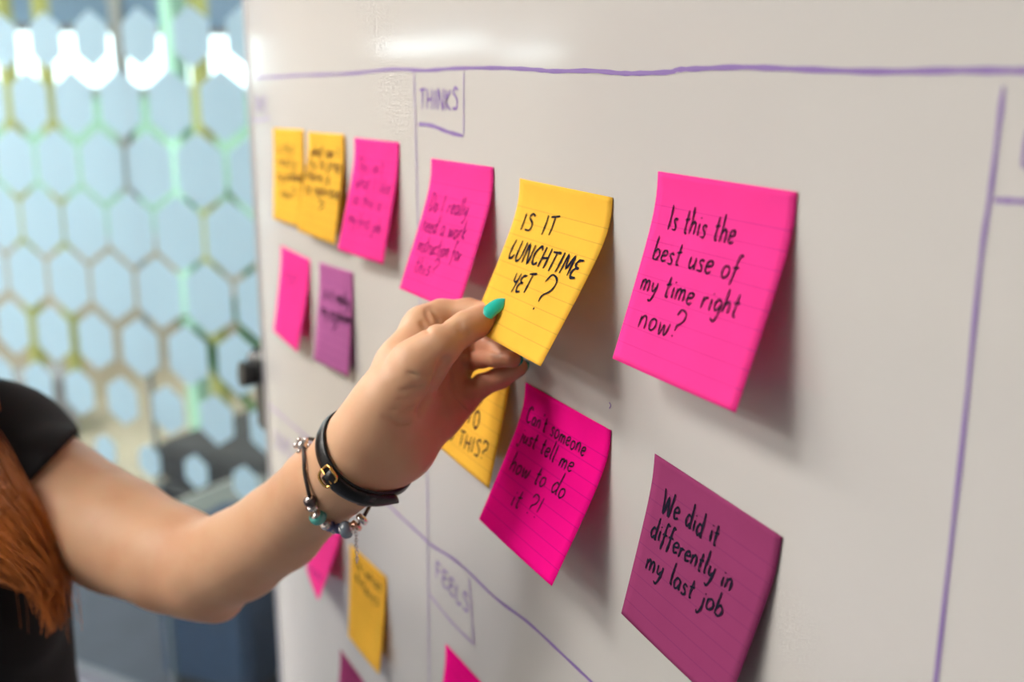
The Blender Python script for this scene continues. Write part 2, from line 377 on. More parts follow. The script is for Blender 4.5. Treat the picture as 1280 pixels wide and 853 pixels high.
top = bl([(318, 97), (350, 96), (378, 94), (437, 92), (493, 86.5), (533, 88), (569, 85.5), (625, 85), (668, 87), (692, 89), (740, 88.5), (776, 91.5), (800, 91.6), (838, 90), (848, 87), (870, 86), (930, 84), (1000, 86.5), (1100, 89.5), (1200, 88), (1280, 88.5)])
board_strokes([top + [(top[-1][0] + .3, top[-1][1]), (.8, top[-1][1] + .004)]], .0024, 'marker_line', M_ink)
low = bl([(335, 505), (385, 548), (440, 592), (480, 626), (500, 645), (525, 668), (540, 682), (575, 705), (620, 748), (660, 778), (700, 815), (740, 853)])
board_strokes([low + [(low[-1][0] + .5, low[-1][1] - .003), (.8, low[-1][1])]], .0024, 'marker_line', M_ink)
board_strokes([bl([(518, 90), (521, 200), (526, 400), (533, 560), (535, 640), (537, 853)]) + [(-.745, -.9)]], .0021, 'marker_line', M_inkf)
rl = bl([(1255, 108), (1240, 230), (1226, 330), (1206, 530), (1170, 853)]); board_strokes([rl + [(rl[-1][0], -.55)]], .0019, 'marker_line', M_ink)

# ------------------------------------------------------------------ handwriting: stroke font (baseline 0, x-height .5, capitals 1)
G = {
 'a': (.48, [[(.4, .45), (.2, .52), (.05, .3), (.1, .05), (.25, .02), (.4, .25), (.42, .48)], [(.42, .48), (.4, .1), (.5, .0)]]),
 'b': (.46, [[(.08, 1.05), (.06, .5), (.07, .02)], [(.07, .3), (.25, .5), (.42, .3), (.3, .03), (.07, .05)]]),
 'c': (.4, [[(.38, .42), (.22, .5), (.05, .28), (.15, .02), (.38, .1)]]),
 'd': (.5, [[(.4, .42), (.22, .5), (.05, .25), (.18, .0), (.4, .2)], [(.46, 1.05), (.42, .5), (.42, .05), (.5, 0)]]),
 'e': (.42, [[(.08, .25), (.38, .34), (.3, .52), (.1, .42), (.06, .15), (.2, 0), (.4, .1)]]),
 'f': (.38, [[(.4, .95), (.25, 1.02), (.17, .7), (.15, .2), (.1, -.25)], [(.02, .45), (.36, .5)]]),
 'g': (.46, [[(.4, .45), (.2, .52), (.06, .28), (.2, .05), (.38, .25), (.42, .48)], [(.42, .48), (.4, -.1), (.25, -.42), (.05, -.3)]]),
 'h': (.46, [[(.08, 1.05), (.06, .5), (.06, 0)], [(.06, .28), (.22, .5), (.36, .4), (.38, 0)]]),
 'i': (.2, [[(.1, .48), (.09, .2), (.13, 0)], [(.13, .72), (.14, .66)]]),
 'j': (.25, [[(.16, .48), (.15, -.1), (.02, -.38), (-.1, -.25)], [(.18, .72), (.19, .66)]]),
 'k': (.44, [[(.08, 1.0), (.06, 0)], [(.36, .5), (.08, .22), (.4, 0)]]),
 'l': (.2, [[(.12, 1.05), (.09, .5), (.1, .08), (.2, 0)]]),
 'm': (.66, [[(.06, .48), (.06, 0)], [(.06, .3), (.2, .5), (.3, .4), (.31, 0)], [(.31, .3), (.46, .5), (.56, .38), (.58, 0)]]),
 'n': (.46, [[(.07, .48), (.06, 0)], [(.06, .28), (.22, .5), (.36, .4), (.38, 0)]]),
 'o': (.45, [[(.25, .5), (.07, .38), (.08, .08), (.24, 0), (.4, .18), (.36, .42), (.22, .5)]]),
 'p': (.46, [[(.08, .48), (.05, -.42)], [(.07, .35), (.28, .5), (.4, .28), (.24, .02), (.07, .1)]]),
 'r': (.36, [[(.08, .48), (.07, 0)], [(.07, .28), (.18, .46), (.34, .46)]]),
 's': (.36, [[(.34, .45), (.18, .52), (.1, .38), (.28, .2), (.26, .03), (.04, .04)]]),
 't': (.36, [[(.18, .9), (.15, .4), (.17, .05), (.3, .04)], [(.02, .52), (.34, .58)]]),
 'u': (.46, [[(.06, .48), (.06, .12), (.18, 0), (.36, .2), (.38, .48)], [(.38, .48), (.38, .08), (.46, 0)]]),
 'w': (.62, [[(.05, .48), (.12, .05), (.2, .05), (.3, .4), (.4, .03), (.5, .1), (.58, .5)]]),
 'x': (.42, [[(.05, .48), (.38, 0)], [(.38, .5), (.04, 0)]]),
 'y': (.46, [[(.07, .48), (.1, .15), (.24, .08), (.38, .3)], [(.42, .5), (.36, 0), (.2, -.4), (.02, -.35)]]),
 'v': (.42, [[(.05, .48), (.2, 0), (.38, .5)]]),
 'I': (.26, [[(.14, 1.0), (.12, .5), (.1, 0)]]),
 'C': (.6, [[(.56, .82), (.38, 1), (.1, .7), (.1, .2), (.32, 0), (.56, .15)]]),
 'W': (.85, [[(.04, 1), (.16, .05), (.24, .05), (.42, .75), (.54, .03), (.64, .1), (.8, 1.0)]]),
 'D': (.62, [[(.1, .95), (.08, 0)], [(.02, .95), (.35, .95), (.58, .5), (.36, .05), (.04, 0)]]),
 'T': (.6, [[(.0, .95), (.6, 1.0)], [(.3, .98), (.27, .0)]]),
 'H': (.6, [[(.08, 1), (.06, 0)], [(.5, 1), (.5, 0)], [(.06, .45), (.5, .52)]]),
 'N': (.62, [[(.06, 0), (.08, 1), (.5, .02), (.54, 1.02)]]),
 'K': (.55, [[(.08, 1), (.07, 0)], [(.5, 1), (.09, .42), (.5, 0)]]),
 'S': (.52, [[(.48, .9), (.28, 1.02), (.1, .78), (.42, .45), (.38, .05), (.04, .04)]]),
 'L': (.5, [[(.12, 1), (.03, .5), (.1, .05), (.3, .02), (.48, .25)]]),
 'U': (.56, [[(.08, 1), (.06, .25), (.22, 0), (.44, .2), (.5, 1)]]),
 'E': (.5, [[(.48, .95), (.18, .9), (.06, .72), (.2, .55), (.42, .52)], [(.2, .55), (.02, .3), (.12, .03), (.46, .06)]]),
 'M': (.75, [[(.05, 0), (.12, .98), (.36, .3), (.6, 1), (.68, 0)]]),
 'Y': (.52, [[(.05, 1), (.1, .6), (.3, .52), (.44, .7)], [(.48, 1.0), (.4, .4), (.33, -.05)]]),
 'O': (.62, [[(.32, 1), (.08, .75), (.1, .2), (.32, 0), (.55, .3), (.5, .8), (.3, 1)]]),
 'F': (.5, [[(.08, .98), (.07, 0)], [(.06, .97), (.48, 1)], [(.07, .52), (.4, .55)]]),
 'A': (.58, [[(.04, 0), (.28, 1), (.52, 0)], [(.12, .35), (.44, .38)]]),
 '?': (.5, [[(.06, .8), (.2, 1.02), (.45, .9), (.42, .62), (.2, .42), (.18, .24)], [(.14, .06), (.15, .0)]]),
 '!': (.22, [[(.14, 1.05), (.1, .28)], [(.08, .05), (.085, .0)]]),
 "'": (.16, [[(.1, 1.02), (.06, .85)]]),
 ' ': (.34, []),
}
def layout(text, jit=.02, seed=1):
    """strokes in units of cap height, and total advance"""
    r = random.Random(seed); x = 0; out = []
    for ch in text:
        adv, sts = G[ch]; dy = r.uniform(-jit, jit) * 1.5; sc = 1 + r.uniform(-jit, jit) * 2
        for st in sts:
            pts = [np.array([x + (a + b_ * .03) * sc, b_ * sc + dy]) for a, b_ in st]
            out.append(smooth_line(pts, 4))
        x += adv * sc + .09
    return out, x - .09
def board_text(text, p0, p1, hpx, width, m, seed=1):
    s, tot = layout(text, .03, seed); a = np.array(onboard(*p0)); b_ = np.array(onboard(*p1)); c_ = np.array(onboard(p0[0], p0[1] - hpx)); h = c_[1] - a[1]
    u = (b_ - a) / tot
    board_strokes([[tuple(a + u * q[0] + np.array([0, h * q[1]])) for q in st] for st in s], width, 'lettering', m)
M_inkm = mat('purple_marker_ink_mid', (.24, .17, .36), .5)
board_text('THINKS', (525, 136), (573, 138), 25, .0023, M_ink, 3)
board_strokes([bl([(523, 155), (540, 157), (560, 165), (579, 170)])], .0028, 'marker_line', M_ink)
board_strokes([bl([(580, 90), (580, 130), (580, 170)])], .0017, 'marker_line', M_inkf)
board_text('FEELS', (545, 722), (586, 769), 21, .0026, M_inkm, 5)
board_strokes([bl([(587, 722), (590, 765), (593, 806)]), bl([(537, 743), (565, 778), (593, 806)])], .0022, 'marker_line', M_inkm)
board_text('SAYS', (319, 140), (334, 140), 18, .0026, M_inkf, 6)
board_strokes([bl([(314, 149), (326, 150), (338, 147)])], .0026, 'marker_line', M_inkf)
board_text('DOES', (344, 557), (366, 572), 17, .0026, M_inkf, 8)
board_strokes([bl([(1243, 250), (1262, 251), (1300, 253)])], .0019, 'marker_line', M_ink)
board_text('DO', (1276, 206), (1330, 212), 42, .002, M_ink, 9)
board_strokes([bl([(762, 503), (764, 507), (762, 511)])], .0008, 'marker_line', M_ink)

# ------------------------------------------------------------------ sticky notes
def paper(name, col, lcol):
    m = bpy.data.materials.new(name); m.use_nodes = True; nt = m.node_tree; nt.nodes.clear(); N = nt.nodes.new; L = nt.links.new
    uv = N('ShaderNodeUVMap'); sp = N('ShaderNodeSeparateXYZ'); L(uv.outputs[0], sp.inputs[0])
    def mth(op, a, b_=None, c_=None):
        n = N('ShaderNodeMath'); n.operation = op
        for i, v in enumerate((a, b_, c_)):
            if v is None: continue
            if isinstance(v, (int, float)): n.inputs[i].default_value = v
            else: L(v, n.inputs[i])
        return n.outputs[0]
    v = mth('SUBTRACT', 1, sp.outputs[1])                 # 0 at the glued edge
    q = mth('DIVIDE', mth('SUBTRACT', v, .17), .091)
    fr_ = mth('ABSOLUTE', mth('SUBTRACT', mth('FRACT', mth('ADD', q, .5)), .5))
    ln = mth('LESS_THAN', fr_, .035)
    ln = mth('MULTIPLY', ln, mth('GREATER_THAN', v, .15)); ln = mth('MULTIPLY', ln, mth('LESS_THAN', v, .985))
    tc = N('ShaderNodeTexCoord'); no = N('ShaderNodeTexNoise'); no.inputs['Scale'].default_value = 25; no.inputs['Detail'].default_value = 5; L(tc.outputs['Object'], no.inputs[0])
    mr = N('ShaderNodeMapRange'); mr.inputs['From Min'].default_value = .3; mr.inputs['From Max'].default_value = .7; mr.inputs['To Min'].default_value = .95; mr.inputs['To Max'].default_value = 1.04; L(no.outputs[0], mr.inputs[0])
    mi = N('ShaderNodeMixRGB'); mi.inputs[1].default_value = (*col, 1); mi.inputs[2].default_value = (*lcol, 1); L(mth('MULTIPLY', ln, .30), mi.inputs[0])
    mu = N('ShaderNodeMixRGB'); mu.blend_type = 'MULTIPLY'; mu.inputs[0].default_value = 1; L(mi.outputs[0], mu.inputs[1]); L(mr.outputs[0], mu.inputs[2])
    d = N('ShaderNodeBsdfDiffuse'); t = N('ShaderNodeBsdfTranslucent'); ms = N('ShaderNodeMixShader'); ms.inputs[0].default_value = .33; o = N('ShaderNodeOutputMaterial')
    n2 = N('ShaderNodeTexNoise'); n2.inputs['Scale'].default_value = 700; L(tc.outputs['Object'], n2.inputs[0]); bp = N('ShaderNodeBump'); bp.inputs['Strength'].default_value = .08; bp.inputs['Distance'].default_value = .0003; L(n2.outputs[0], bp.inputs['Height']); L(bp.outputs[0], d.inputs['Normal'])
    L(mu.outputs[0], d.inputs[0]); L(mu.outputs[0], t.inputs[0]); L(d.outputs[0], ms.inputs[1]); L(t.outputs[0], ms.inputs[2]); L(ms.outputs[0], o.inputs[0])
    return m
M_yel = paper('yellow_paper', (.93, .57, .075), (.42, .20, .06)); M_pnk = paper('hot_pink_paper', (.95, .062, .36), (.35, .02, .22))
M_prp_haze = paper('purple_paper_hazed', (.53, .16, .40), (.22, .06, .2)); M_prp = paper('purple_paper', (.345, .058, .172), (.16, .03, .13)); M_mag = paper('magenta_paper', (.95, .008, .31), (.35, .01, .16))  # lighter purple: same purple paper with haze put into its colour
M_gel = mat('black_pen_ink', (.010, .010, .022), .9, spec=.05); M_gelf = mat('fine_grey_pen_ink', (.20, .015, .13), .9, spec=.05); M_gelb = mat('brown_black_pen_ink', (.09, .045, .025), .9, spec=.05)
NOTES = []
class Note: pass
def note(tl, tr, bl_, br, m, label, group=None, nm='sticky_note', gap=.0007):
    n = Note(); TL = np.array([tl[0], BY - gap, tl[1]]); TR = np.array([tr[0], BY - gap, tr[1]]); A = np.array(bl_); B = np.array(br)
    n.seed = len(NOTES); tab = [None]
    def surf(u, v):
        v = np.asarray(v, float)
        if tab[0] is None:                       # arc-length table so that v runs evenly down the sheet
            tt = np.linspace(0, 1, 200); q = raw(.5 + 0 * tt, tt); L_ = np.concatenate([[0], np.cumsum(np.linalg.norm(np.diff(q, axis=0), axis=1))]); tab[0] = (L_ / L_[-1], tt)
        return raw(u, np.where(v > 1, v, np.interp(v, *tab[0])))
    def raw(u, v):
        u = np.asarray(u, float)[..., None]; v = np.asarray(v, float)[..., None]
        P = TL * (1 - u) + TR * u; O = A * (1 - u) + B * u
        down = np.array([0, 0, -1.0]); side = O * np.array([1, 0, 0])
        p1 = down * .020 + side * .10; h = O - p1; hl = np.linalg.norm(h, axis=-1, keepdims=True)
        p2 = O - h / hl * .074
        b = 3 * v * (1 - v) ** 2 * p1 + 3 * v * v * (1 - v) * p2 + v ** 3 * O
        b = b + np.array([0, -1, 0]) * (.0005 * np.sin(math.pi * u) * v ** 1.5)     # slight barrel
        return P + b
    n.surf = surf
    nu, nv = 18, 34; us = np.linspace(0, 1, nu); vs = np.linspace(0, 1, nv); uu, vv = np.meshgrid(us, vs)
    P = surf(uu, vv).reshape(-1, 3); uv = np.stack([uu.ravel(), 1 - vv.ravel()], 1)
    Fc = [(j * nu + i, (j + 1) * nu + i, (j + 1) * nu + i + 1, j * nu + i + 1) for j in range(nv - 1) for i in range(nu - 1)]
    o = meshobj(nm, P, Fc, m, None, True, uv, loc=TL)
    md = o.modifiers.new('thickness', 'SOLIDIFY'); md.thickness = .0002; md.offset = 0
    tag(o, label, 'sticky note', group); n.o = o; NOTES.append(n); return n
def invert(n, px, py):
    u, v = .5, .5
    def pr(u, v):
        Q = n.surf(u, v); z = Q @ fw; return np.array([640 + FPX * (Q @ rt) / z, 426.5 - FPX * (Q @ up) / z])
    for _ in range(12):
        r = pr(u, v) - (px, py); J = np.stack([(pr(u + 1e-4, v) - pr(u, v)) / 1e-4, (pr(u, v + 1e-4) - pr(u, v)) / 1e-4], 1)
        d = np.linalg.solve(J, r); u -= d[0]; v -= d[1]
    return np.array([u, v])
def write(n, text, p0, p1, cap, width, m, seed=1):
    s, tot = layout(text, .035, seed); a = invert(n, *p0); b_ = invert(n, *p1); u = (b_ - a) / tot; parts = []
    for st in s:
        Q = np.array([a + u * q[0] + np.array([0, -cap * q[1]]) for q in st]); P = n.surf(Q[:, 0], Q[:, 1])
        Q2 = n.surf(Q[:, 0] + .001, Q[:, 1]) - P; Q3 = n.surf(Q[:, 0], Q[:, 1] + .001) - P; nr = np.cross(Q2, Q3); nr /= np.linalg.norm(nr, axis=1)[:, None]
        nr *= -np.sign(nr[:, 1:2]) ; P = P + nr * .0005
        T = np.gradient(P, axis=0); T /= np.linalg.norm(T, axis=1)[:, None] + 1e-9; sd = np.cross(T, nr); V = []; F = []
        for i in range(len(P)):
            ww = width * (.5 + .10 * math.sin(i * 1.3 + seed)) * (1 if 0 < i < len(P) - 1 else .65)
            V += [P[i] - sd[i] * ww, P[i] + sd[i] * ww]
            if i: F.append((2 * i - 2, 2 * i, 2 * i + 1, 2 * i - 1))
        parts.append((V, F))
    return meshobj('handwriting', *join(parts), m, n.o)

n = note((-1.1416, -.0447), (-1.0349, -.0425), (-.002, -.004, -.097), (-.006, -.006, -.0965), M_yel, 'yellow lined sticky note leftmost in the top row, partly covered by its yellow neighbour', gap=.0006)
for t, a, b_ in (('is this', (347, 191), (367, 191.5)), ('really', (347, 206), (371, 209)), ('my problem', (347, 224), (377, 228)), ('now?', (352, 246), (369, 249))): write(n, t, a, b_, .115, .0016, M_gelb, 3)
n = note((-1.0174, -.0442), (-.9143, -.0424), (-.0155, -.010, -.0968), (-.0024, -.0111, -.0978), M_yel, 'yellow lined sticky note second from the left in the top row', gap=.0016)
for t, a, b_ in (('what can I', (389, 194), (424, 198.7)), ('try to prep', (386, 208), (426, 215)), ('there is', (383, 224), (412, 230.5)), ('to rephrase', (382, 241), (424, 249)), ('?', (397, 265), (404, 267))): write(n, t, a, b_, .115, .0017, M_gelb, 4)
n = note((-.89, -.0442), (-.7885, -.0436), (.0, -.0186, -.0965), (-.0091, -.0125, -.0970), M_pnk, 'pink lined sticky note third in the top row, left of the THINKS column line')
for t, a, b_ in (("This isn't", (447, 215), (479, 218.5)), ('what I like', (444, 234), (487, 243)), ('as this is', (441, 255), (476, 264)), ('my first job', (436, 278), (475, 293))): write(n, t, a, b_, .12, .0010, M_gelf, 5)
n = note((-.7274, -.0524), (-.6272, -.0522), (.0002, -.0275, -.0948), (.002, -.0280, -.0943), M_pnk, 'pink lined sticky note reading Do I really need a work instruction for this?')
for t, a, b_ in (('Do I really', (536, 264), (584, 271)), ('need a work', (527, 288), (581, 301)), ('instruction for', (521, 313.5), (575, 328)), ('this?', (517, 341), (544, 347))): write(n, t, a, b_, .13, .0010, M_gelf, 6)
n5 = n = note((-.5911, -.0568), (-.4859, -.0592), (-.0011, -.0343, -.0923), (.0014, -.045, -.089), M_yel, 'yellow lined sticky note reading IS IT LUNCHTIME YET ? pinched by the hand')
write(n, 'IS', (650, 287), (664, 290), .115, .0014, M_gel, 7); write(n, 'IT', (676, 293), (693, 294), .115, .0014, M_gel, 8)
write(n, 'LUNCHTIME', (635.5, 322), (719.5, 349), .125, .0017, M_gel, 9)
write(n, 'YET', (636, 364), (660, 368), .12, .0015, M_gel, 10); write(n, '?', (663, 386), (678, 391), .22, .0014, M_gel, 11)
n6 = n = note((-.4449, -.0422), (-.3444, -.044), (-.0023, -.0233, -.0957), (-.0014, -.0261, -.095), M_pnk, 'large looking pink lined sticky note reading Is this the best use of my time')
for t, a, b_, c_ in (('Is this the', (834, 287), (917, 305), .125), ('best use of', (815, 324), (921, 350), .115), ('my time right', (800, 362), (921, 397), .115), ('now?', (797, 409), (850, 423), .13)): write(n, t, a, b_, c_, .0010, M_gel, 12)
n = note((-1.1333, -.17), (-1.0324, -.1714), (-.0128, -.0093, -.0972), (-.0125, -.0130, -.0971), M_pnk, 'narrow looking pink sticky note in the second row at the far left')
for t, a, b_ in (('why is', (357, 346), (372, 350)), ('it?', (357, 359), (368, 362))): write(n, t, a, b_, .11, .0009, M_gelf, 13)
n = note((-1.0017, -.1694), (-.9056, -.165), (-.0006, -.0097, -.098), (-.0042, -.006, -.0982), M_prp_haze, 'small looking purple sticky note, paled by painted haze, in the second row beside the narrow pink one')
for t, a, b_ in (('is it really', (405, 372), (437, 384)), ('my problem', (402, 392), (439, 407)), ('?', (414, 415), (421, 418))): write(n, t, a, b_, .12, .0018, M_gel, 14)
n9 = n = note((-.6950, -.166), (-.6, -.167), (-.004, -.012, -.0975), (0, -.018, -.0967), M_yel, 'yellow lined sticky note below the hand, its top hidden by the fingers')
write(n, 'HOW?', (575, 498), (601, 516), .12, .0014, M_gelb, 15); write(n, 'TO', (583, 527), (598, 538), .13, .0018, M_gelb, 16); write(n, 'DO THIS?', (553, 543), (607, 577), .12, .0016, M_gelb, 17)
n = note((-.5825, -.1875), (-.4819, -.1908), (-.011, -.0288, -.0936), (-.008, -.0332, -.0924), M_mag, "bright magenta lined sticky note reading Can't someone just tell me how to do it ?!")
for t, a, b_, c_ in (("Can't someone", (657.5, 526), (730.5, 570.5), .108), ('just tell me', (650, 550), (714, 592), .110), ('how to do', (637, 587), (704, 624), .13), ('it ?!', (638, 631), (671, 648), .135)): write(n, t, a, b_, c_, .0010, M_gel, 18)
n = note((-.4393, -.1914), (-.3399, -.2004), (-.0119, -.0106, -.0967), (-.0175, -.0128, -.0962), M_prp, 'purple lined sticky note reading We did it differently in my last job')
for t, a, b_, c_ in (('We did it', (827, 638), (896, 683), .135), ('differently in', (813, 669), (913, 741), .122), ('my last job', (807, 709), (901, 774), .122)): write(n, t, a, b_, c_, .0013, M_gel, 21)
t0 = onboard(429, 650)
n12 = n = note((t0[0] - .101, t0[1] - .004), t0, (-.012, -.006, -.097), (-.022, -.022, -.0935), M_pnk, 'pink sticky note below the forearm, most of it hidden by the arm')
write(n, 'it takes', (378, 706), (402, 727), .10, .0010, M_gelf, 22)
n = note((-.9416, -.4437), (-.8428, -.4375), (.003, -.006, -.098), (-.002, -.009, -.0978), M_yel, 'yellow sticky note below the charm bracelet in the lower left')
for t, a, b_ in (('to what', (444, 707), (477, 741)), ('extent?', (445, 724), (473, 764))): write(n, t, a, b_, .11, .0016, M_gelb, 23)
note((-.985, -.5816), (-.884, -.5826), (0, -.012, -.098), (0, -.014, -.098), M_prp, 'purple sticky note cut off by the bottom edge of the view, only its corner showing')
note((-.714, -.4404), (-.613, -.4414), (0, -.015, -.098), (0, -.02, -.098), M_mag, 'magenta sticky note under the FEELS box at the bottom edge of the view')

# ------------------------------------------------------------------ signed-distance figure
def cap(a, b_, ra, rb): return (np.array(a, float), np.array(b_, float), float(ra), float(rb))
def pc(pts):                                    # chain of (px, py, depth, radius in px)
    Q = [(at(x, y, z), r * z / FPX) for x, y, z, r in pts]
    return [cap(Q[i][0], Q[i + 1][0], Q[i][1], Q[i + 1][1]) for i in range(len(Q) - 1)]
def dcap(c, X, Y, Z):
    a, b_, ra, rb = c; ab = b_ - a; L2 = ab @ ab + 1e-12
    px, py, pz = X - a[0], Y - a[1], Z - a[2]
    t = np.clip((px * ab[0] + py * ab[1] + pz * ab[2]) / L2, 0, 1)
    return np.sqrt((px - t * ab[0]) ** 2 + (py - t * ab[1]) ** 2 + (pz - t * ab[2]) ** 2) - (ra + (rb - ra) * t)
def smin(a, b_, k):
    h = np.maximum(k - np.abs(a - b_), 0) / k; return np.minimum(a, b_) - h * h * k * .25
# each group: (k inside the group, k to join the body, [capsules])
SH = at(0, 575, .955); EL = at(258, 712, .80)
arm = pc([(0, 576, .955, 78), (70, 630, .90, 77), (150, 670, .855, 71), (215, 699, .82, 65), (258, 712, .80, 61)]) \
    + pc([(258, 712, .80, 61), (300, 693, .78, 57), (350, 659, .75, 54.5), (402, 609, .70, 51), (450, 573, .665, 47)]) \
    + pc([(244, 738, .81, 38), (274, 752, .80, 27)])
arm += pc([(425, 600, .685, 46), (468, 585, .665, 30), (500, 560, .66, 34)])
palm = pc([(445, 572, .665, 47), (480, 535, .66, 48), (508, 505, .665, 44)]) \
     + pc([(480, 515, .655, 40), (505, 460, .668, 34), (532, 408, .685, 27)]) \
     + pc([(490, 540, .665, 40), (530, 480, .685, 30), (560, 440, .697, 23)]) \
     + pc([(500, 550, .665, 34), (545, 500, .690, 29), (572, 464, .700, 19)]) \
     + pc([(500, 566, .665, 30), (548, 522, .678, 24), (580, 502, .690, 18)])
then = pc([(455, 545, .655, 40), (490, 500, .648, 40), (522, 458, .644, 32), (547, 434, .643, 24)])
thumb = pc([(522, 458, .644, 30), (549, 433, .642, 23.5), (566, 421, .6445, 19.5), (583, 409.5, .648, 19.8), (600, 401.5, .6505, 18.2), (613, 395, .6525, 13.5)])
index = pc([(528, 412, .684, 27), (552, 396, .690, 21), (585, 391.5, .686, 17.5), (612, 393, .674, 15.5), (636, 399, .658, 12)])
middle = pc([(562, 440, .700, 19), (582, 429, .700, 14.5), (604, 428, .687, 13), (629, 436.5, .672, 11)])
ring = pc([(575, 458, .699, 17), (590, 449, .693, 13.5), (602, 447, .684, 13), (621, 447, .672, 12), (641, 449.5, .660, 10.5)])
pinky = pc([(583, 496, .690, 18), (600, 483, .690, 14.5), (626, 472, .686, 13.5), (649, 459, .677, 11.5)])
chest_z = -.47
TC = np.array([-1.02, -.088, 0])
def tp(x, y, z): return TC + np.array([x, y, z])
torso = []
for s in (-1, 1):
    torso += [cap(tp(0, s * .045, -.44), tp(.005, s * .042, -.60), .105, .105), cap(tp(.005, s * .042, -.60), tp(0, s * .065, -.80), .105, .122),
              cap(tp(.05, s * .07, -.46), tp(.045, s * .06, -.50), .068, .06),
              cap(tp(0, s * .09, -.34), tp(0, s * .05, -.42), .075, .095)]
torso += [cap(tp(-.01, 0, -.33), tp(-.01, 0, -.45), .085, .11), cap(tp(-.01, 0, -.32), tp(.005, 0, -.16), .055, .052),
          cap(tp(-.005, -.03, -.27), tp(-.005, -.17, -.315), .045, .05), cap(tp(-.005, .03, -.27), SH + np.array([-.02, -.02, .0]), .045, .055)]
rarm = [cap(tp(0, -.175, -.325), tp(-.02, -.215, -.58), .052, .040), cap(tp(-.02, -.215, -.58), tp(.06, -.20, -.80), .038, .026), cap(tp(.06, -.20, -.80), tp(.085, -.19, -.88), .030, .022)]
legs = []
for s in (-1, 1):
    legs += [cap(tp(0, s * .085, -.84), tp(.01, s * .085, -1.22), .095, .060), cap(tp(.01, s * .085, -1.22), tp(-.01, s * .09, -1.52), .058, .040)]
head = [cap(tp(.0, 0, -.02), tp(.035, 0, -.01), .092, .088), cap(tp(.055, 0, -.075), tp(.065, 0, -.115), .058, .034), cap(tp(.12, 0, -.03), tp(.142, 0, -.06), .008, .013),
        cap(tp(.115, -.018, -.098), tp(.115, .018, -.098), .008, .008)] + [cap(tp(.01, s * .085, -.03), tp(.0, s * .092, -.06), .016, .010) for s in (-1, 1)]
GR = [(.012, .012, torso), (.02, .03, rarm), (.01, .02, head), (.006, .025, arm), (.010, .018, palm), (.008, .009, then), (.004, .004, index), (.003, .0015, middle), (.003, .0014, ring), (.003, .0016, pinky), (.004, .006, thumb)]
# creases: thin grooves along px paths just under the skin
def groove(pts, r): return pc([(x, y, z, r) for x, y, z in pts])
def sdf_pts(P, groups=GR):
    P = np.asarray(P, float); X, Y, Z = P[..., 0], P[..., 1], P[..., 2]; D = np.full(X.shape, .3)
    for kg, kj, cs_ in groups:
        d = None
        for c_ in cs_:
            e = dcap(c_, X, Y, Z); d = e if d is None else smin(d, e, kg)
        D = smin(D, d, kj)
    return D
def sdf_grid(ax, groups, cuts=()):
    nx, ny, nz = map(len, ax); D = np.full((nx, ny, nz), .3, np.float32)
    for gi, (kg, kj, cs_) in enumerate(groups):
        lo = np.min([np.minimum(c_[0], c_[1]) - max(c_[2], c_[3]) for c_ in cs_], 0) - .025; hi = np.max([np.maximum(c_[0], c_[1]) + max(c_[2], c_[3]) for c_ in cs_], 0) + .025
        sl = tuple(slice(max(0, np.searchsorted(ax[i], lo[i]) - 1), np.searchsorted(ax[i], hi[i]) + 1) for i in range(3))
        shp = tuple(len(ax[i][sl[i]]) for i in range(3))
        if 0 in shp: continue
        g = np.full(shp, .3, np.float32); sub = [ax[i][sl[i]] for i in range(3)]
        for c_ in cs_:
            m_ = .03; l2 = np.minimum(c_[0], c_[1]) - max(c_[2], c_[3]) - m_; h2 = np.maximum(c_[0], c_[1]) + max(c_[2], c_[3]) + m_
            s2 = tuple(slice(np.searchsorted(sub[i], l2[i]), np.searchsorted(sub[i], h2[i]) + 1) for i in range(3))
            q = [sub[i][s2[i]].astype(np.float32) for i in range(3)]
            if 0 in map(len, q): continue
            e = dcap(c_, q[0][:, None, None], q[1][None, :, None], q[2][None, None, :]).astype(np.float32)
            g[s2] = smin(g[s2], e, kg)
        D[sl] = smin(D[sl], g, kj)
    for (k, cs_) in cuts:
        for c_ in cs_:
            m_ = .008; l2 = np.minimum(c_[0], c_[1]) - m_; h2 = np.maximum(c_[0], c_[1]) + m_
            s2 = tuple(slice(np.searchsorted(ax[i], l2[i]), np.searchsorted(ax[i], h2[i]) + 1) for i in range(3))
            q = [ax[i][s2[i]].astype(np.float32) for i in range(3)]
            if 0 in map(len, q): continue
            e = -dcap(c_, q[0][:, None, None], q[1][None, :, None], q[2][None, None, :]).astype(np.float32)
            D[s2] = -smin(-D[s2], -e, k)
    return D
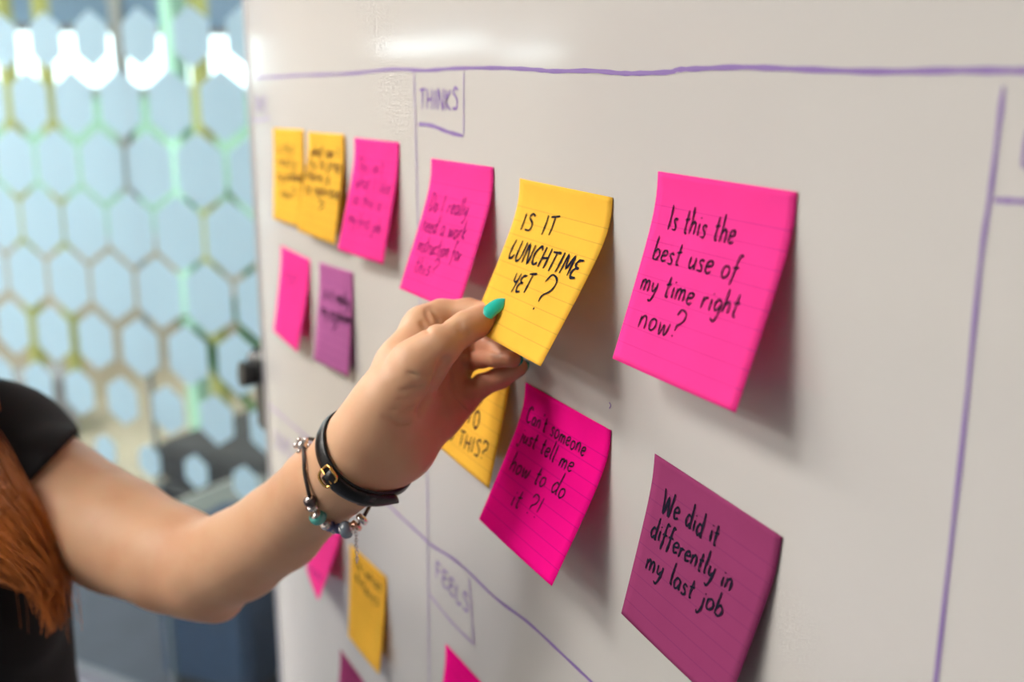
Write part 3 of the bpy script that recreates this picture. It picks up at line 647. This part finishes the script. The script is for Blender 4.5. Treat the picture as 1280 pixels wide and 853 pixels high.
def nets(ax, D):
    In = D < 0; nx, ny, nz = D.shape
    c = sum(In[i:nx - 1 + i, j:ny - 1 + j, k:nz - 1 + k].astype(np.int8) for i in (0, 1) for j in (0, 1) for k in (0, 1))
    act = np.argwhere((c > 0) & (c < 8)); idx = np.full((nx - 1, ny - 1, nz - 1), -1, np.int32); idx[tuple(act.T)] = np.arange(len(act))
    acc = np.zeros((len(act), 3)); cnt = np.zeros(len(act)); A = [np.asarray(a, float) for a in ax]
    for d in range(3):
        o1, o2 = [e for e in range(3) if e != d]
        for a in (0, 1):
            for b_ in (0, 1):
                p = act.copy(); p[:, o1] += a; p[:, o2] += b_; q = p.copy(); q[:, d] += 1
                v0 = D[tuple(p.T)].astype(float); v1 = D[tuple(q.T)].astype(float); m_ = (v0 < 0) != (v1 < 0)
                t = np.where(m_, v0 / np.where(m_, v0 - v1, 1), 0)
                pos = np.stack([A[e][p[:, e]] for e in range(3)], 1); pos[:, d] += t * (A[d][q[:, d]] - A[d][p[:, d]])
                acc[m_] += pos[m_]; cnt[m_] += 1
    V = acc / cnt[:, None]; Fs = []
    for d in range(3):
        o1, o2 = (d + 1) % 3, (d + 2) % 3
        sl0 = [slice(1, -1)] * 3; sl0[d] = slice(0, -1); sl1 = [slice(1, -1)] * 3; sl1[d] = slice(1, None)
        a = In[tuple(sl0)]; b_ = In[tuple(sl1)]; e = np.argwhere(a != b_); sgn = a[tuple(e.T)]
        p = e + 1; p[:, d] -= 1
        def cell(x, y):
            r = p.copy(); r[:, o1] -= x; r[:, o2] -= y; return idx[tuple(r.T)]
        q = np.stack([cell(1, 1), cell(0, 1), cell(0, 0), cell(1, 0)], 1); q[~sgn] = q[~sgn][:, ::-1]; Fs.append(q)
    return V, np.concatenate(Fs)
def fastmesh(name, V, F, m, parent):
    base = np.array(parent['_o']); me = bpy.data.meshes.new(name); V = (V - base).astype(np.float32); F = F.astype(np.int32)
    me.vertices.add(len(V)); me.vertices.foreach_set('co', V.ravel()); me.loops.add(F.size); me.loops.foreach_set('vertex_index', F.ravel())
    me.polygons.add(len(F)); me.polygons.foreach_set('loop_start', np.arange(0, F.size, 4, dtype=np.int32)); me.polygons.foreach_set('loop_total', np.full(len(F), 4, np.int32))
    me.update(calc_edges=True); me.validate(); me.polygons.foreach_set('use_smooth', np.ones(len(me.polygons), bool)); me.materials.append(m)
    o = bpy.data.objects.new(name, me); C.objects.link(o); o.parent = parent; o['_o'] = base.tolist(); return o
def relax(V, F, it=2, lam=.5, mask=None):
    E = np.concatenate([F[:, [0, 1]], F[:, [1, 2]], F[:, [2, 3]], F[:, [3, 0]]]); n = len(V)
    deg = np.bincount(E[:, 0], minlength=n) + np.bincount(E[:, 1], minlength=n)
    for _ in range(it):
        acc = np.stack([np.bincount(E[:, 0], V[E[:, 1], i], n) + np.bincount(E[:, 1], V[E[:, 0], i], n) for i in range(3)], 1)
        V = V + lam * (acc / deg[:, None] - V)
    return V
def axis(*seg):
    out = []
    for a, b_, st in seg: out += list(np.arange(a, b_, st))
    return np.array(out + [seg[-1][1]])
# person root stands on the floor
person = root('person', (TC[0], TC[1], FL), 'person in a black short-sleeved top with long auburn hair, left arm reaching to the board', 'person')
tb_pts = np.array([at(*p[:3]) for p in [(530, 400, .70), (660, 450, .66), (450, 600, .665), (620, 380, .63), (420, 540, .65)]])
gx = axis((-1.36, -.90, .009), (-.90, -.665, .004), (-.665, -.475, .00115), (-.475, -.44, .004))
gy = axis((-.40, .05, .009), (.05, .165, .004), (.165, .315, .00115), (.315, .33, .004))
gz = axis((-1.60, -.45, .014), (-.45, -.26, .004), (-.26, -.095, .00115), (-.095, .12, .008))
def march(px, py, off=0.):
    zs = np.arange(.60, .76, .0008); d = sdf_pts(np.array([at(px, py, z) for z in zs]), GR[3:]); k = np.argmax(d < off)
    return at(px, py, zs[k]) if d[k] < off else None
def crease(pts, r, k=.0022, lift=.35):
    Q = [march(*p) for p in smooth_line(pts, 3)]; Q = [q - fw * r * lift for q in Q if q is not None]
    return (k, [cap(Q[i], Q[i + 1], r, r) for i in range(len(Q) - 1)])
CUT = [crease([(557, 452), (551, 470), (541, 492), (527, 514)], .0020, .005), crease([(564, 464), (566, 487), (577, 500), (588, 511)], .0013),
       crease([(583, 437), (586, 452), (588, 468), (594, 480)], .0014), crease([(586, 438), (600, 437), (615, 438), (625, 441)], .0011, .001), crease([(539, 385), (545, 394), (552, 404)], .0010), crease([(527, 403), (531, 409), (536, 415)], .0009),
       crease([(533, 386), (534, 394), (538, 402)], .0008), crease([(511, 466), (525, 470), (541, 470)], .0007, .0012), crease([(500, 488), (515, 486), (530, 480)], .0006, .001),
       crease([(497, 500), (512, 500), (526, 496)], .0006, .001), crease([(488, 512), (505, 513), (518, 509)], .0006, .001), crease([(480, 520), (498, 530), (512, 528)], .0007, .0012),
       crease([(575, 404), (579, 411), (586, 417)], .0006, .001), crease([(571, 407), (575, 415), (581, 421)], .0006, .001)]
D = sdf_grid((gx, gy, gz), GR, CUT)
V, F = nets((gx, gy, gz), D); V = relax(V, F, 2)
M_skin = mat('skin', (.60, .34, .225), .48, spec=.35)
b = M_skin.node_tree.nodes['Principled BSDF']; b.inputs['Subsurface Weight'].default_value = .22; b.inputs['Subsurface Radius'].default_value = (1, .35, .18); b.inputs['Subsurface Scale'].default_value = .006
body = fastmesh('body', V, F, M_skin, person)
# skin tint: redder towards palm and finger tips, stored as a vertex attribute
def near(pts, r):
    d = np.min([np.linalg.norm(V - at(*p), axis=1) for p in pts], 0); return np.clip(1 - d / r, 0, 1)
red = .50 * np.clip(.9 * near([(575, 470, .68), (560, 500, .67), (595, 495, .68)], .035) + .8 * near([(640, 448, .66), (650, 460, .665), (628, 434, .66), (622, 400, .635), (615, 450, .68), (600, 435, .68), (620, 476, .68)], .022) + .20 * near([(530, 545, .65), (545, 520, .66)], .03) + .5 * near([(280, 772, .80)], .04), 0, 1)
at_ = body.data.attributes.new('redness', 'FLOAT', 'POINT'); at_.data.foreach_set('value', red.astype(np.float32)[:len(body.data.vertices)])
nt = M_skin.node_tree; b = nt.nodes['Principled BSDF']; an = nt.nodes.new('ShaderNodeAttribute'); an.attribute_name = 'redness'
m1 = nt.nodes.new('ShaderNodeMixRGB'); m1.inputs[1].default_value = (.615, .36, .215, 1); m1.inputs[2].default_value = (.60, .20, .12, 1); nt.links.new(an.outputs['Fac'], m1.inputs[0])
tc = nt.nodes.new('ShaderNodeTexCoord'); n1 = nt.nodes.new('ShaderNodeTexNoise'); n1.inputs['Scale'].default_value = 22; n1.inputs['Detail'].default_value = 6; nt.links.new(tc.outputs['Object'], n1.inputs[0])
m2 = nt.nodes.new('ShaderNodeMixRGB'); m2.blend_type = 'MULTIPLY'; m2.inputs[2].default_value = (.93, .84, .80, 1); nt.links.new(m1.outputs[0], m2.inputs[1])
mr = nt.nodes.new('ShaderNodeMapRange'); mr.inputs['From Min'].default_value = .45; mr.inputs['From Max'].default_value = .72; nt.links.new(n1.outputs[0], mr.inputs[0]); nt.links.new(mr.outputs[0], m2.inputs[0])
nt.links.new(m2.outputs[0], b.inputs['Base Color'])
n2 = nt.nodes.new('ShaderNodeTexNoise'); n2.inputs['Scale'].default_value = 260; n2.inputs['Detail'].default_value = 4; nt.links.new(tc.outputs['Object'], n2.inputs[0])
bp = nt.nodes.new('ShaderNodeBump'); bp.inputs['Strength'].default_value = .18; bp.inputs['Distance'].default_value = .0006; nt.links.new(n2.outputs[0], bp.inputs['Height']); nt.links.new(bp.outputs[0], b.inputs['Normal'])

# clothing
M_shirt = mat('black_jersey', (.010, .009, .010), .85, spec=.25, bump=.3, bscale=900)
def grow(cs_, g): return [(a, b_, ra + g, rb + g) for a, b_, ra, rb in cs_]
ua = grow(arm[:2], .0065); t2 = grow(torso, .008); ra2 = [cap(tp(0, -.175, -.325), tp(-.012, -.197, -.46), .061, .055)]
sg = [(.012, .012, t2), (.016, .03, ua), (.016, .03, ra2)]
hx = axis((-1.36, -1.12, .009), (-1.12, -.80, .004), (-.80, -.78, .01)); hy = axis((-.40, -.03, .009), (-.03, .16, .004), (.16, .19, .01)); hz = axis((-1.0, -.52, .01), (-.52, -.18, .004), (-.18, -.12, .01))
D = sdf_grid((hx, hy, hz), sg)
hc = at(61, 578, .90); hq = at(85, 553, .90) - at(37, 602, .90); tilt = np.cross(hq, hc); tilt /= np.linalg.norm(tilt)
if tilt @ (EL - SH) < 0: tilt = -tilt
X, Y, Z = np.meshgrid(hx, hy, hz, indexing='ij', sparse=True)
pl_ = (X - hc[0]) * tilt[0] + (Y - hc[1]) * tilt[1] + (Z - hc[2]) * tilt[2]
lim = np.where((X > np.where(Y > .085, -1.02, -.965)) & (Y > .02) & (Z > -.41), pl_, -1)         # only cuts the reaching sleeve
D = np.maximum(D, lim); D = np.maximum(D, -(Z + .0) * 0 + (-.93 - Z)); D = np.maximum(D, -(np.sqrt((X - TC[0] - .02) ** 2 + (Y - TC[1]) ** 2 + (Z + .20) ** 2) - .085))
D = D.astype(np.float32)
V, F = nets((hx, hy, hz), D); V = relax(V, F, 2, .4)
fastmesh('short_sleeved_top', V, F, M_shirt, person)
M_trous = mat('dark_trousers', (.02, .022, .03), .85)
sg = [(.02, .02, grow([torso[1], torso[5]], .006) if False else [cap(tp(0, s * .05, -.76), tp(0, s * .07, -.86), .118, .115) for s in (-1, 1)]), (.02, .02, grow(legs, .012))]
kx_, ky_, kz_ = axis((-1.25, -.84, .010)), axis((-.36, .12, .010)), axis((-1.57, -.66, .012))
D = sdf_grid((kx_, ky_, kz_), sg); Z = kz_[None, None, :]; D = np.maximum(D, np.maximum(Z + .72, -1.53 - Z)).astype(np.float32)
V, F = nets((kx_, ky_, kz_), D); fastmesh('trousers', V, F, M_trous, person)
for s in (-1, 1):
    gs = [(.01, .01, [cap(tp(-.04, s * .09, -1.545), tp(.02, s * .09, -1.54), .036, .040), cap(tp(.02, s * .09, -1.56), tp(.13, s * .095, -1.58), .036, .026)])]
    a, b_, c_ = axis((TC[0] - .1, TC[0] + .18, .007)), axis((TC[1] + s * .09 - .06, TC[1] + s * .09 + .06, .007)), axis((-1.64, -1.47, .007))
    D = np.maximum(sdf_grid((a, b_, c_), gs), (FL + .001 - c_)[None, None, :]).astype(np.float32); Vv, Ff = nets((a, b_, c_), D); fastmesh('shoe', Vv, Ff, M_black, person)

# eyes and mouth of the (out of view) face
M_eye = mat('eye_white', (.8, .8, .78), .2); M_iris = mat('iris', (.05, .03, .02), .2); M_lip = mat('lip', (.45, .12, .10), .4)
for s in (-1, 1):
    e = meshobj('eye', *ico(tp(.1015, s * .032, -.028), .0115, seg=14, rings=10), M_eye, person, True)
    meshobj('iris', *ico(tp(.1115, s * .032, -.028), .0045, (.5, 1, 1)), M_iris, e, True)
meshobj('lips', *ico(tp(.117, 0, -.098), .008, (.5, 2.6, .7)), M_lip, person, True)

# hair: strands over the scalp and falling over the left shoulder
M_hair = mat('auburn_hair', (.44, .115, .008), .45, spec=.6, noise=.45, nscale=14)
def strands(guides, nst, seed, spread, r0=.0007):
    """guides: list of guide polylines (same length) across the lock"""
    r = np.random.RandomState(seed); Gd = np.array([[p for p in smooth_line(g, 4)] for g in guides]); parts = []
    for _ in range(nst):
        s = r.rand() * (len(Gd) - 1); i = min(int(s), len(Gd) - 2); f_ = s - i; P = Gd[i] * (1 - f_) + Gd[i + 1] * f_
        n_ = len(P); tt = np.linspace(0, 1, n_); o = r.normal(size=3) * spread; o2 = r.normal(size=3) * spread * .9; ph = r.rand() * 6
        P = P + o * (.5 + .5 * np.sin(math.pi * np.clip(tt, .05, 1)))[:, None] + o2 * tt[:, None] ** 2 + np.outer(np.sin(tt * 9 + ph) * .0022, r.normal(size=3))
        e = n_ - int(r.rand() ** 2 * n_ * .42); P = P[:e]; rad = r0 * (.6 + .8 * r.rand()) * np.linspace(1.15, .25, e) ** .6
        parts.append(tube(P, rad, 4, cap=False))
    return parts
HD = .87
def lock(hd_, pts): return [TC + np.array(q) for q in hd_] + [at(*q) for q in pts]
g1 = lock([(-.005, .075, .055), (-.01, .100, -.03), (-.01, .094, -.13), (-.01, .092, -.21)], [(-75, 496, .885), (-8, 560, .855), (28, 618, .835), (55, 668, .83), (72, 722, .83), (72, 782, .83)])
g2 = lock([(.015, .078, .055), (.005, .100, -.03), (.005, .090, -.13), (.01, .090, -.22)], [(-105, 520, .855), (-40, 592, .835), (5, 640, .82), (38, 685, .815), (60, 726, .815), (66, 772, .815)])
g3 = lock([(.035, .074, .052), (.025, .098, -.03), (.025, .086, -.14), (.03, .088, -.23)], [(-150, 540, .835), (-75, 615, .82), (-24, 662, .81), (15, 692, .805), (44, 716, .805), (62, 744, .805)])
g4 = lock([(.055, .068, .045), (.050, .092, -.03), (.050, .080, -.15), (.055, .084, -.24)], [(-200, 560, .83), (-120, 640, .82), (-65, 682, .81), (-20, 705, .81), (18, 718, .81), (50, 726, .81)])
parts = strands([g1, g2, g3, g4], 1700, 3, .0050) + strands([g1, g3], 40, 8, .010, .00035)
hm = TC + np.array([-.005, 0, -.02]); gs_ = []
for k in range(30):                                             # scalp cap guides, parted on top
    an_ = math.pi * (.20 + 1.60 * k / 29); dx, dy = math.cos(an_), math.sin(an_)
    g = [hm + np.array([.075, 0, .100])] + [hm + np.array([.022 + dx * rr * 1.12, dy * rr, zz]) for rr, zz in ((.070, .085), (.103, .03), (.110, -.04), (.104, -.13), (.105, -.22), (.11, -.32), (.11, -.40))]
    gs_.append(g)
parts += strands(gs_, 1300, 5, .004, .0012)
Vh, Fh = join(parts); Vh = np.array(Vh); hair = fastmesh('hair', Vh, np.array(Fh), M_hair, person)

# finger nails
M_nail = mat('teal_nail_polish', (.015, .50, .40), .12, spec=.6, Coat_Weight=.6)
def nail(base, tip, nrm, wid, par, curve=.22, lab=None):
    base, tip, nrm = map(lambda a: np.array(a, float), (base, tip, nrm)); ax_ = tip - base; L = np.linalg.norm(ax_); ax_ /= L
    nrm = nrm - ax_ * (nrm @ ax_); nrm /= np.linalg.norm(nrm); sd = np.cross(ax_, nrm); V = []; F = []; na, nb = 14, 11
    for lay in (0, 1):
        for i in range(na):
            s = i / (na - 1); wv = wid / 2 * (min(1, (s / .12 + .25)) ** .5 if s < .12 else (1 if s < .55 else max(.04, 1 - ((s - .55) / .45) ** 1.9)))
            for j in range(nb):
                t = j / (nb - 1) * 2 - 1
                V.append(base + ax_ * L * s + sd * wv * t + nrm * (-curve * wid * (t * wv / (wid / 2)) ** 2 * .9 - .0012 * (s * 2 - .8) ** 2 - lay * .0006 + (.0002)))
    q = na * nb
    for i in range(na - 1):
        for j in range(nb - 1):
            a = i * nb + j; F += [(a, a + nb, a + nb + 1, a + 1), (q + a, q + a + 1, q + a + nb + 1, q + a + nb)]
    for i in range(na - 1):
        for j in (0, nb - 1): a = i * nb + j; F.append((a, a + nb, q + a + nb, q + a))
    for j in range(nb - 1):
        for i in (0, na - 1): a = i * nb + j; F.append((a, a + 1, q + a + 1, q + a))
    o = meshobj('fingernail', V, F, M_nail, par, True); return o
nb0 = march(606, 394); nb1 = march(616, 388)
nz = min(nb0 @ fw, nb1 @ fw)
nail(at(604.5, 392.5, nz - .0010), at(630.5, 371.5, nz + .0030), -fw * 1.0 + up * .55 - rt * .25, .0098, person)
for tipp, d_, nn in (((629, 436.5, .672), (606, 429, .687), fw * 1.0 + up * .4), ((641, 449.5, .660), (621, 447, .672), fw * .6 + rt * .5), ((649, 459, .677), (626, 472, .686), fw * .9 + rt * .3), ((640, 400, .657), (616, 394, .676), fw * .8 + up * .4)):
    a = at(*d_); b_ = at(*tipp); dr = (b_ - a) / np.linalg.norm(b_ - a); nn = nn - dr * (nn @ dr); nn = nn / np.linalg.norm(nn)
    c0 = b_ - dr * .004
    for _ in range(30):
        d0 = sdf_pts(c0[None])[0]
        if d0 > .0004: break
        c0 = c0 + nn * .0006
    nail(c0 - dr * .003, c0 + dr * .009, nn, .0085, person)

# ------------------------------------------------------------------ wristwatch
AG = [GR[3], GR[4], GR[5]]
def ring_on(c0, axd, ref, off, n=72, a0=0, a1=360):
    axd = axd / np.linalg.norm(axd); u = ref - axd * (ref @ axd); u /= np.linalg.norm(u); v = np.cross(axd, u); P = []; Nr = []
    for k in range(n):
        t = math.radians(a0 + (a1 - a0) * k / (n if a1 - a0 == 360 else n - 1)); d = u * math.cos(t) + v * math.sin(t)
        lo, hi = .005, .07
        for _ in range(22):
            mid = (lo + hi) / 2
            if sdf_pts((c0 + d * mid)[None], AG)[0] < 0: lo = mid
            else: hi = mid
        P.append(c0 + d * (hi + off)); Nr.append(d)
    P = np.array(P); 
    if a1 - a0 == 360:
        for _ in range(2): P = (np.roll(P, 1, 0) + 2 * P + np.roll(P, -1, 0)) / 4
    return P, np.array(Nr)
def band(P, Nr, axd, wid, th, closed=True, wfun=None):
    V = []; F = []; n = len(P); axd = axd / np.linalg.norm(axd)
    for i in range(n):
        ww = wid / 2 * (wfun(i / (n - 1)) if wfun else 1)
        for a, b_ in ((-1, -.5), (-.8, .0), (-.8, .0), (0, .5), (.8, .0), (1, -.5), (.8, -1), (0, -1), (-.8, -1)):
            V.append(P[i] + axd * ww * a + Nr[i] * th * (b_ + .5))
    m_ = 9
    for i in range(n if closed else n - 1):
        j = (i + 1) % n
        for k in range(m_): F.append((i * m_ + k, i * m_ + (k + 1) % m_, j * m_ + (k + 1) % m_, j * m_ + k))
    if not closed: F += [tuple(range(m_ - 1, -1, -1)), tuple(range((n - 1) * m_, n * m_))]
    return V, F
wc = at(456, 557, .668); wax = at(480, 535, .655) - at(400, 607, .70); wax /= np.linalg.norm(wax); wax = wax + (-rt * .05 + up * .0) ; wax /= np.linalg.norm(wax)
ref = -rt * .6 - up * .8
M_strap = mat('black_leather', (.006, .006, .007), .30, spec=.35, bump=.2, bscale=500); M_gold = mat('gold_metal', (.85, .50, .14), .22, 1.0)
watch = root('wristwatch', wc, 'black leather watch strap with gold buckle around the wrist', 'wristwatch')
P, Nr = ring_on(wc, wax, ref, .0012)
meshobj('strap', *band(P, Nr, wax, .0118, .0019), M_strap, watch, True)
def proj(Q): z = Q @ fw; return np.array([640 + FPX * (Q @ rt) / z, 426.5 - FPX * (Q @ up) / z])
pp = np.array([proj(q) for q in P]); dz = np.array([q @ fw for q in P]); front = dz < (P @ fw).mean()
def nearest(px, py):
    d = np.hypot(pp[:, 0] - px, pp[:, 1] - py) + np.where(front, 0, 500); return int(np.argmin(d))
ib = nearest(419, 584); ie = nearest(484, 606); step = 1 if ((ie - ib) % 72) < 36 else -1
rng = [(ib + step * k) % 72 for k in range(0, ((ie - ib) * step) % 72 + 1)]
# free end of the strap lying over the first turn, running past the wrist
P2 = [P[i] + Nr[i] * .0024 - wax * .0006 for i in rng]; N2 = [Nr[i] for i in rng]
P2 = P2 + [P2[-1] + (P2[-1] - P2[-2]) * .9, P2[-1] + (P2[-1] - P2[-2]) * 1.7]; N2 = N2 + [N2[-1]] * 2
meshobj('strap_end', *band(np.array(P2), np.array(N2), wax, .0122, .0036, False, lambda s: 1 if s < .8 else 1 - .75 * ((s - .8) / .2) ** 2), M_strap, watch, True)
km = rng[len(rng) * 6 // 10]; kk = [(km + d_) % 72 for d_ in (-1, 0, 1)]
meshobj('strap_keeper', *band(np.array([P[i] + Nr[i] * .0040 for i in kk]), np.array([Nr[i] for i in kk]), wax, .0132, .0014, False), M_strap, watch, True)
tdir = P[(ib + step) % 72] - P[(ib - step) % 72]; tdir /= np.linalg.norm(tdir); nb_ = Nr[ib]; bc = P[ib] + nb_ * .0045
fr_ = []
for k in range(28):
    t = 2 * math.pi * k / 28; cx, sy = math.cos(t), math.sin(t); cx = np.sign(cx) * abs(cx) ** .6; sy = np.sign(sy) * abs(sy) ** .6
    fr_.append(bc + tdir * (cx * .0055 + .002) + wax * sy * .0070 - nb_ * (.0012 * cx * cx))
meshobj('buckle', *tube(fr_, .0009, 8, closed=True), M_gold, watch, True)
meshobj('buckle_pin', *tube([bc - tdir * .004, bc + tdir * .007 + nb_ * .0004], .0006, 8), M_gold, watch, True)
ic = (ib + 36) % 72; cc = P[ic] + Nr[ic] * .003
meshobj('watch_case', *tube([cc - Nr[ic] * .0015, cc, cc + Nr[ic] * .003, cc + Nr[ic] * .004], [.0125, .0135, .0135, .012], 28), M_gold, watch, True)
meshobj('watch_face', *tube([cc + Nr[ic] * .004, cc + Nr[ic] * .0044], .0115, 28), mat('watch_face_white', (.8, .8, .78), .2), watch)

# ------------------------------------------------------------------ charm bracelet
M_silver = mat('silver', (.72, .66, .64), .18, 1.0); M_cord = mat('dark_braided_cord', (.03, .024, .022), .6, bump=.8, bscale=900)
M_teal = mat('teal_glass', (.08, .36, .31), .1, spec=.8); M_blue = mat('blue_violet_enamel', (.10, .12, .30), .15, spec=.8); M_grey = mat('grey_blue_glass', (.15, .19, .24), .08, spec=.9); M_rose = mat('rose_gold', (.80, .46, .34), .2, 1.0); M_dark = mat('oxidised_silver', (.10, .08, .08), .35, .8)
def skin_at(px, py, off):
    lo = None
    for z in np.arange(.55, .80, .002):
        if sdf_pts(at(px, py, z)[None], AG)[0] < off: return at(px, py, z)
    return None
path = [(379, 557), (380, 575), (381, 592), (385, 612), (388, 626), (393, 637), (398, 646), (407, 655), (419, 660), (433, 662), (445, 658), (454, 648)]
P = []
for px, py in path:
    q = skin_at(px, py, .0022); P.append(q if q is not None else None)
for i, q in enumerate(P):
    if q is None: P[i] = at(*path[i], .672)
br = root('charm_bracelet', P[6], 'dark cord charm bracelet with silver and teal beads below the watch', 'bracelet')
# the rest of the loop goes round the back of the forearm
back = [P[-1]] + [at(x, y, z) for x, y, z in ((462, 628, .695), (458, 600, .722), (430, 570, .735), (400, 553, .725), (384, 549, .705))] + [P[0]]
Pb = []
for q in smooth_line(back, 5):
    q = np.array(q)
    for _ in range(20):
        d0 = sdf_pts(q[None], AG)[0]
        if d0 > .0016: break
        e = 1e-4; g = np.array([sdf_pts((q + np.eye(3)[i] * e)[None], AG)[0] - d0 for i in range(3)]); g /= np.linalg.norm(g) + 1e-9; q = q + g * (.002 - d0)
    Pb.append(q)
meshobj('cord', *tube(smooth_line(P[:5], 5), .0013, 10), M_cord, br, True)
meshobj('cord', *tube(smooth_line(P[4:], 4), .0009, 8), M_dark, br, True)
meshobj('cord', *tube(Pb, .0013, 8), M_cord, br, True)
def bead(i, f_, rad, thick, m, trim=True, facets=0):
    a = P[i] * (1 - f_) + P[min(i + 1, len(P) - 1)] * f_; d = P[min(i + 1, len(P) - 1)] - P[max(i - 0, 0)]; d = d / np.linalg.norm(d)
    s = [(-1, .55), (-.85, .8), (-.5, .96), (0, 1), (.5, .96), (.85, .8), (1, .55)]
    c0 = a - fw * rad * .25
    o = meshobj('bead', *tube([c0 + d * thick * x for x, _ in s], [rad * y for _, y in s], facets or 20), m, br, True)
    if trim:
        for e in (-1, 1): meshobj('bead_rim', *tube([c0 + d * thick * (e * .95 - .12), c0 + d * thick * (e * .95 + .12)], rad * .66, 16), M_silver, o, True)
    return c0
bead(4, .0, .0042, .0026, M_dark); bead(4, .65, .0044, .0018, M_silver, False, 7); bead(6, -.0, .0056, .0036, M_teal)
bead(7, -.0, .0040, .0022, M_silver, False, 8); bead(7, .45, .0038, .0018, M_blue); bead(8, .0, .0042, .0020, M_silver, False, 9); bead(8, .35, .0036, .0016, M_blue, False)
bead(9, .0, .0058, .0034, M_grey); bead(9, .55, .0040, .0016, M_silver, False, 8); bead(10, .1, .0042, .0018, M_rose, False, 10); bead(10, .9, .0045, .0022, M_silver, False, 8)
q = P[0] - fw * .001
parts = [ico(q, .0042, (1, 1, 1), 8, 6)]
for k in range(6):
    t = k * math.pi / 3; parts.append(ico(q + rt * .0042 * math.cos(t) + up * .0042 * math.sin(t) - fw * .001, .0019, seg=8, rings=5))
cl = meshobj('clasp_bead', *join(parts), M_silver, br, True)
q0 = P[10] - fw * .001
for k in range(11):
    c0 = q0 + np.array([.0004 * math.sin(k), 0, -.0030 - .0021 * k]); e1 = (rt if k % 2 else fw)
    meshobj('chain_link', *tube([c0 + e1 * .0009 * math.cos(t) + np.array([0, 0, .0015 * math.sin(t)]) for t in np.linspace(0, 2 * math.pi, 10, endpoint=False)], .0003, 5, closed=True), M_silver, br, True)

for o in bpy.data.objects:
    if '_o' in o: del o['_o']
print('tris approx', sum(len(o.data.polygons) for o in bpy.data.objects if o.type == 'MESH') * 2)
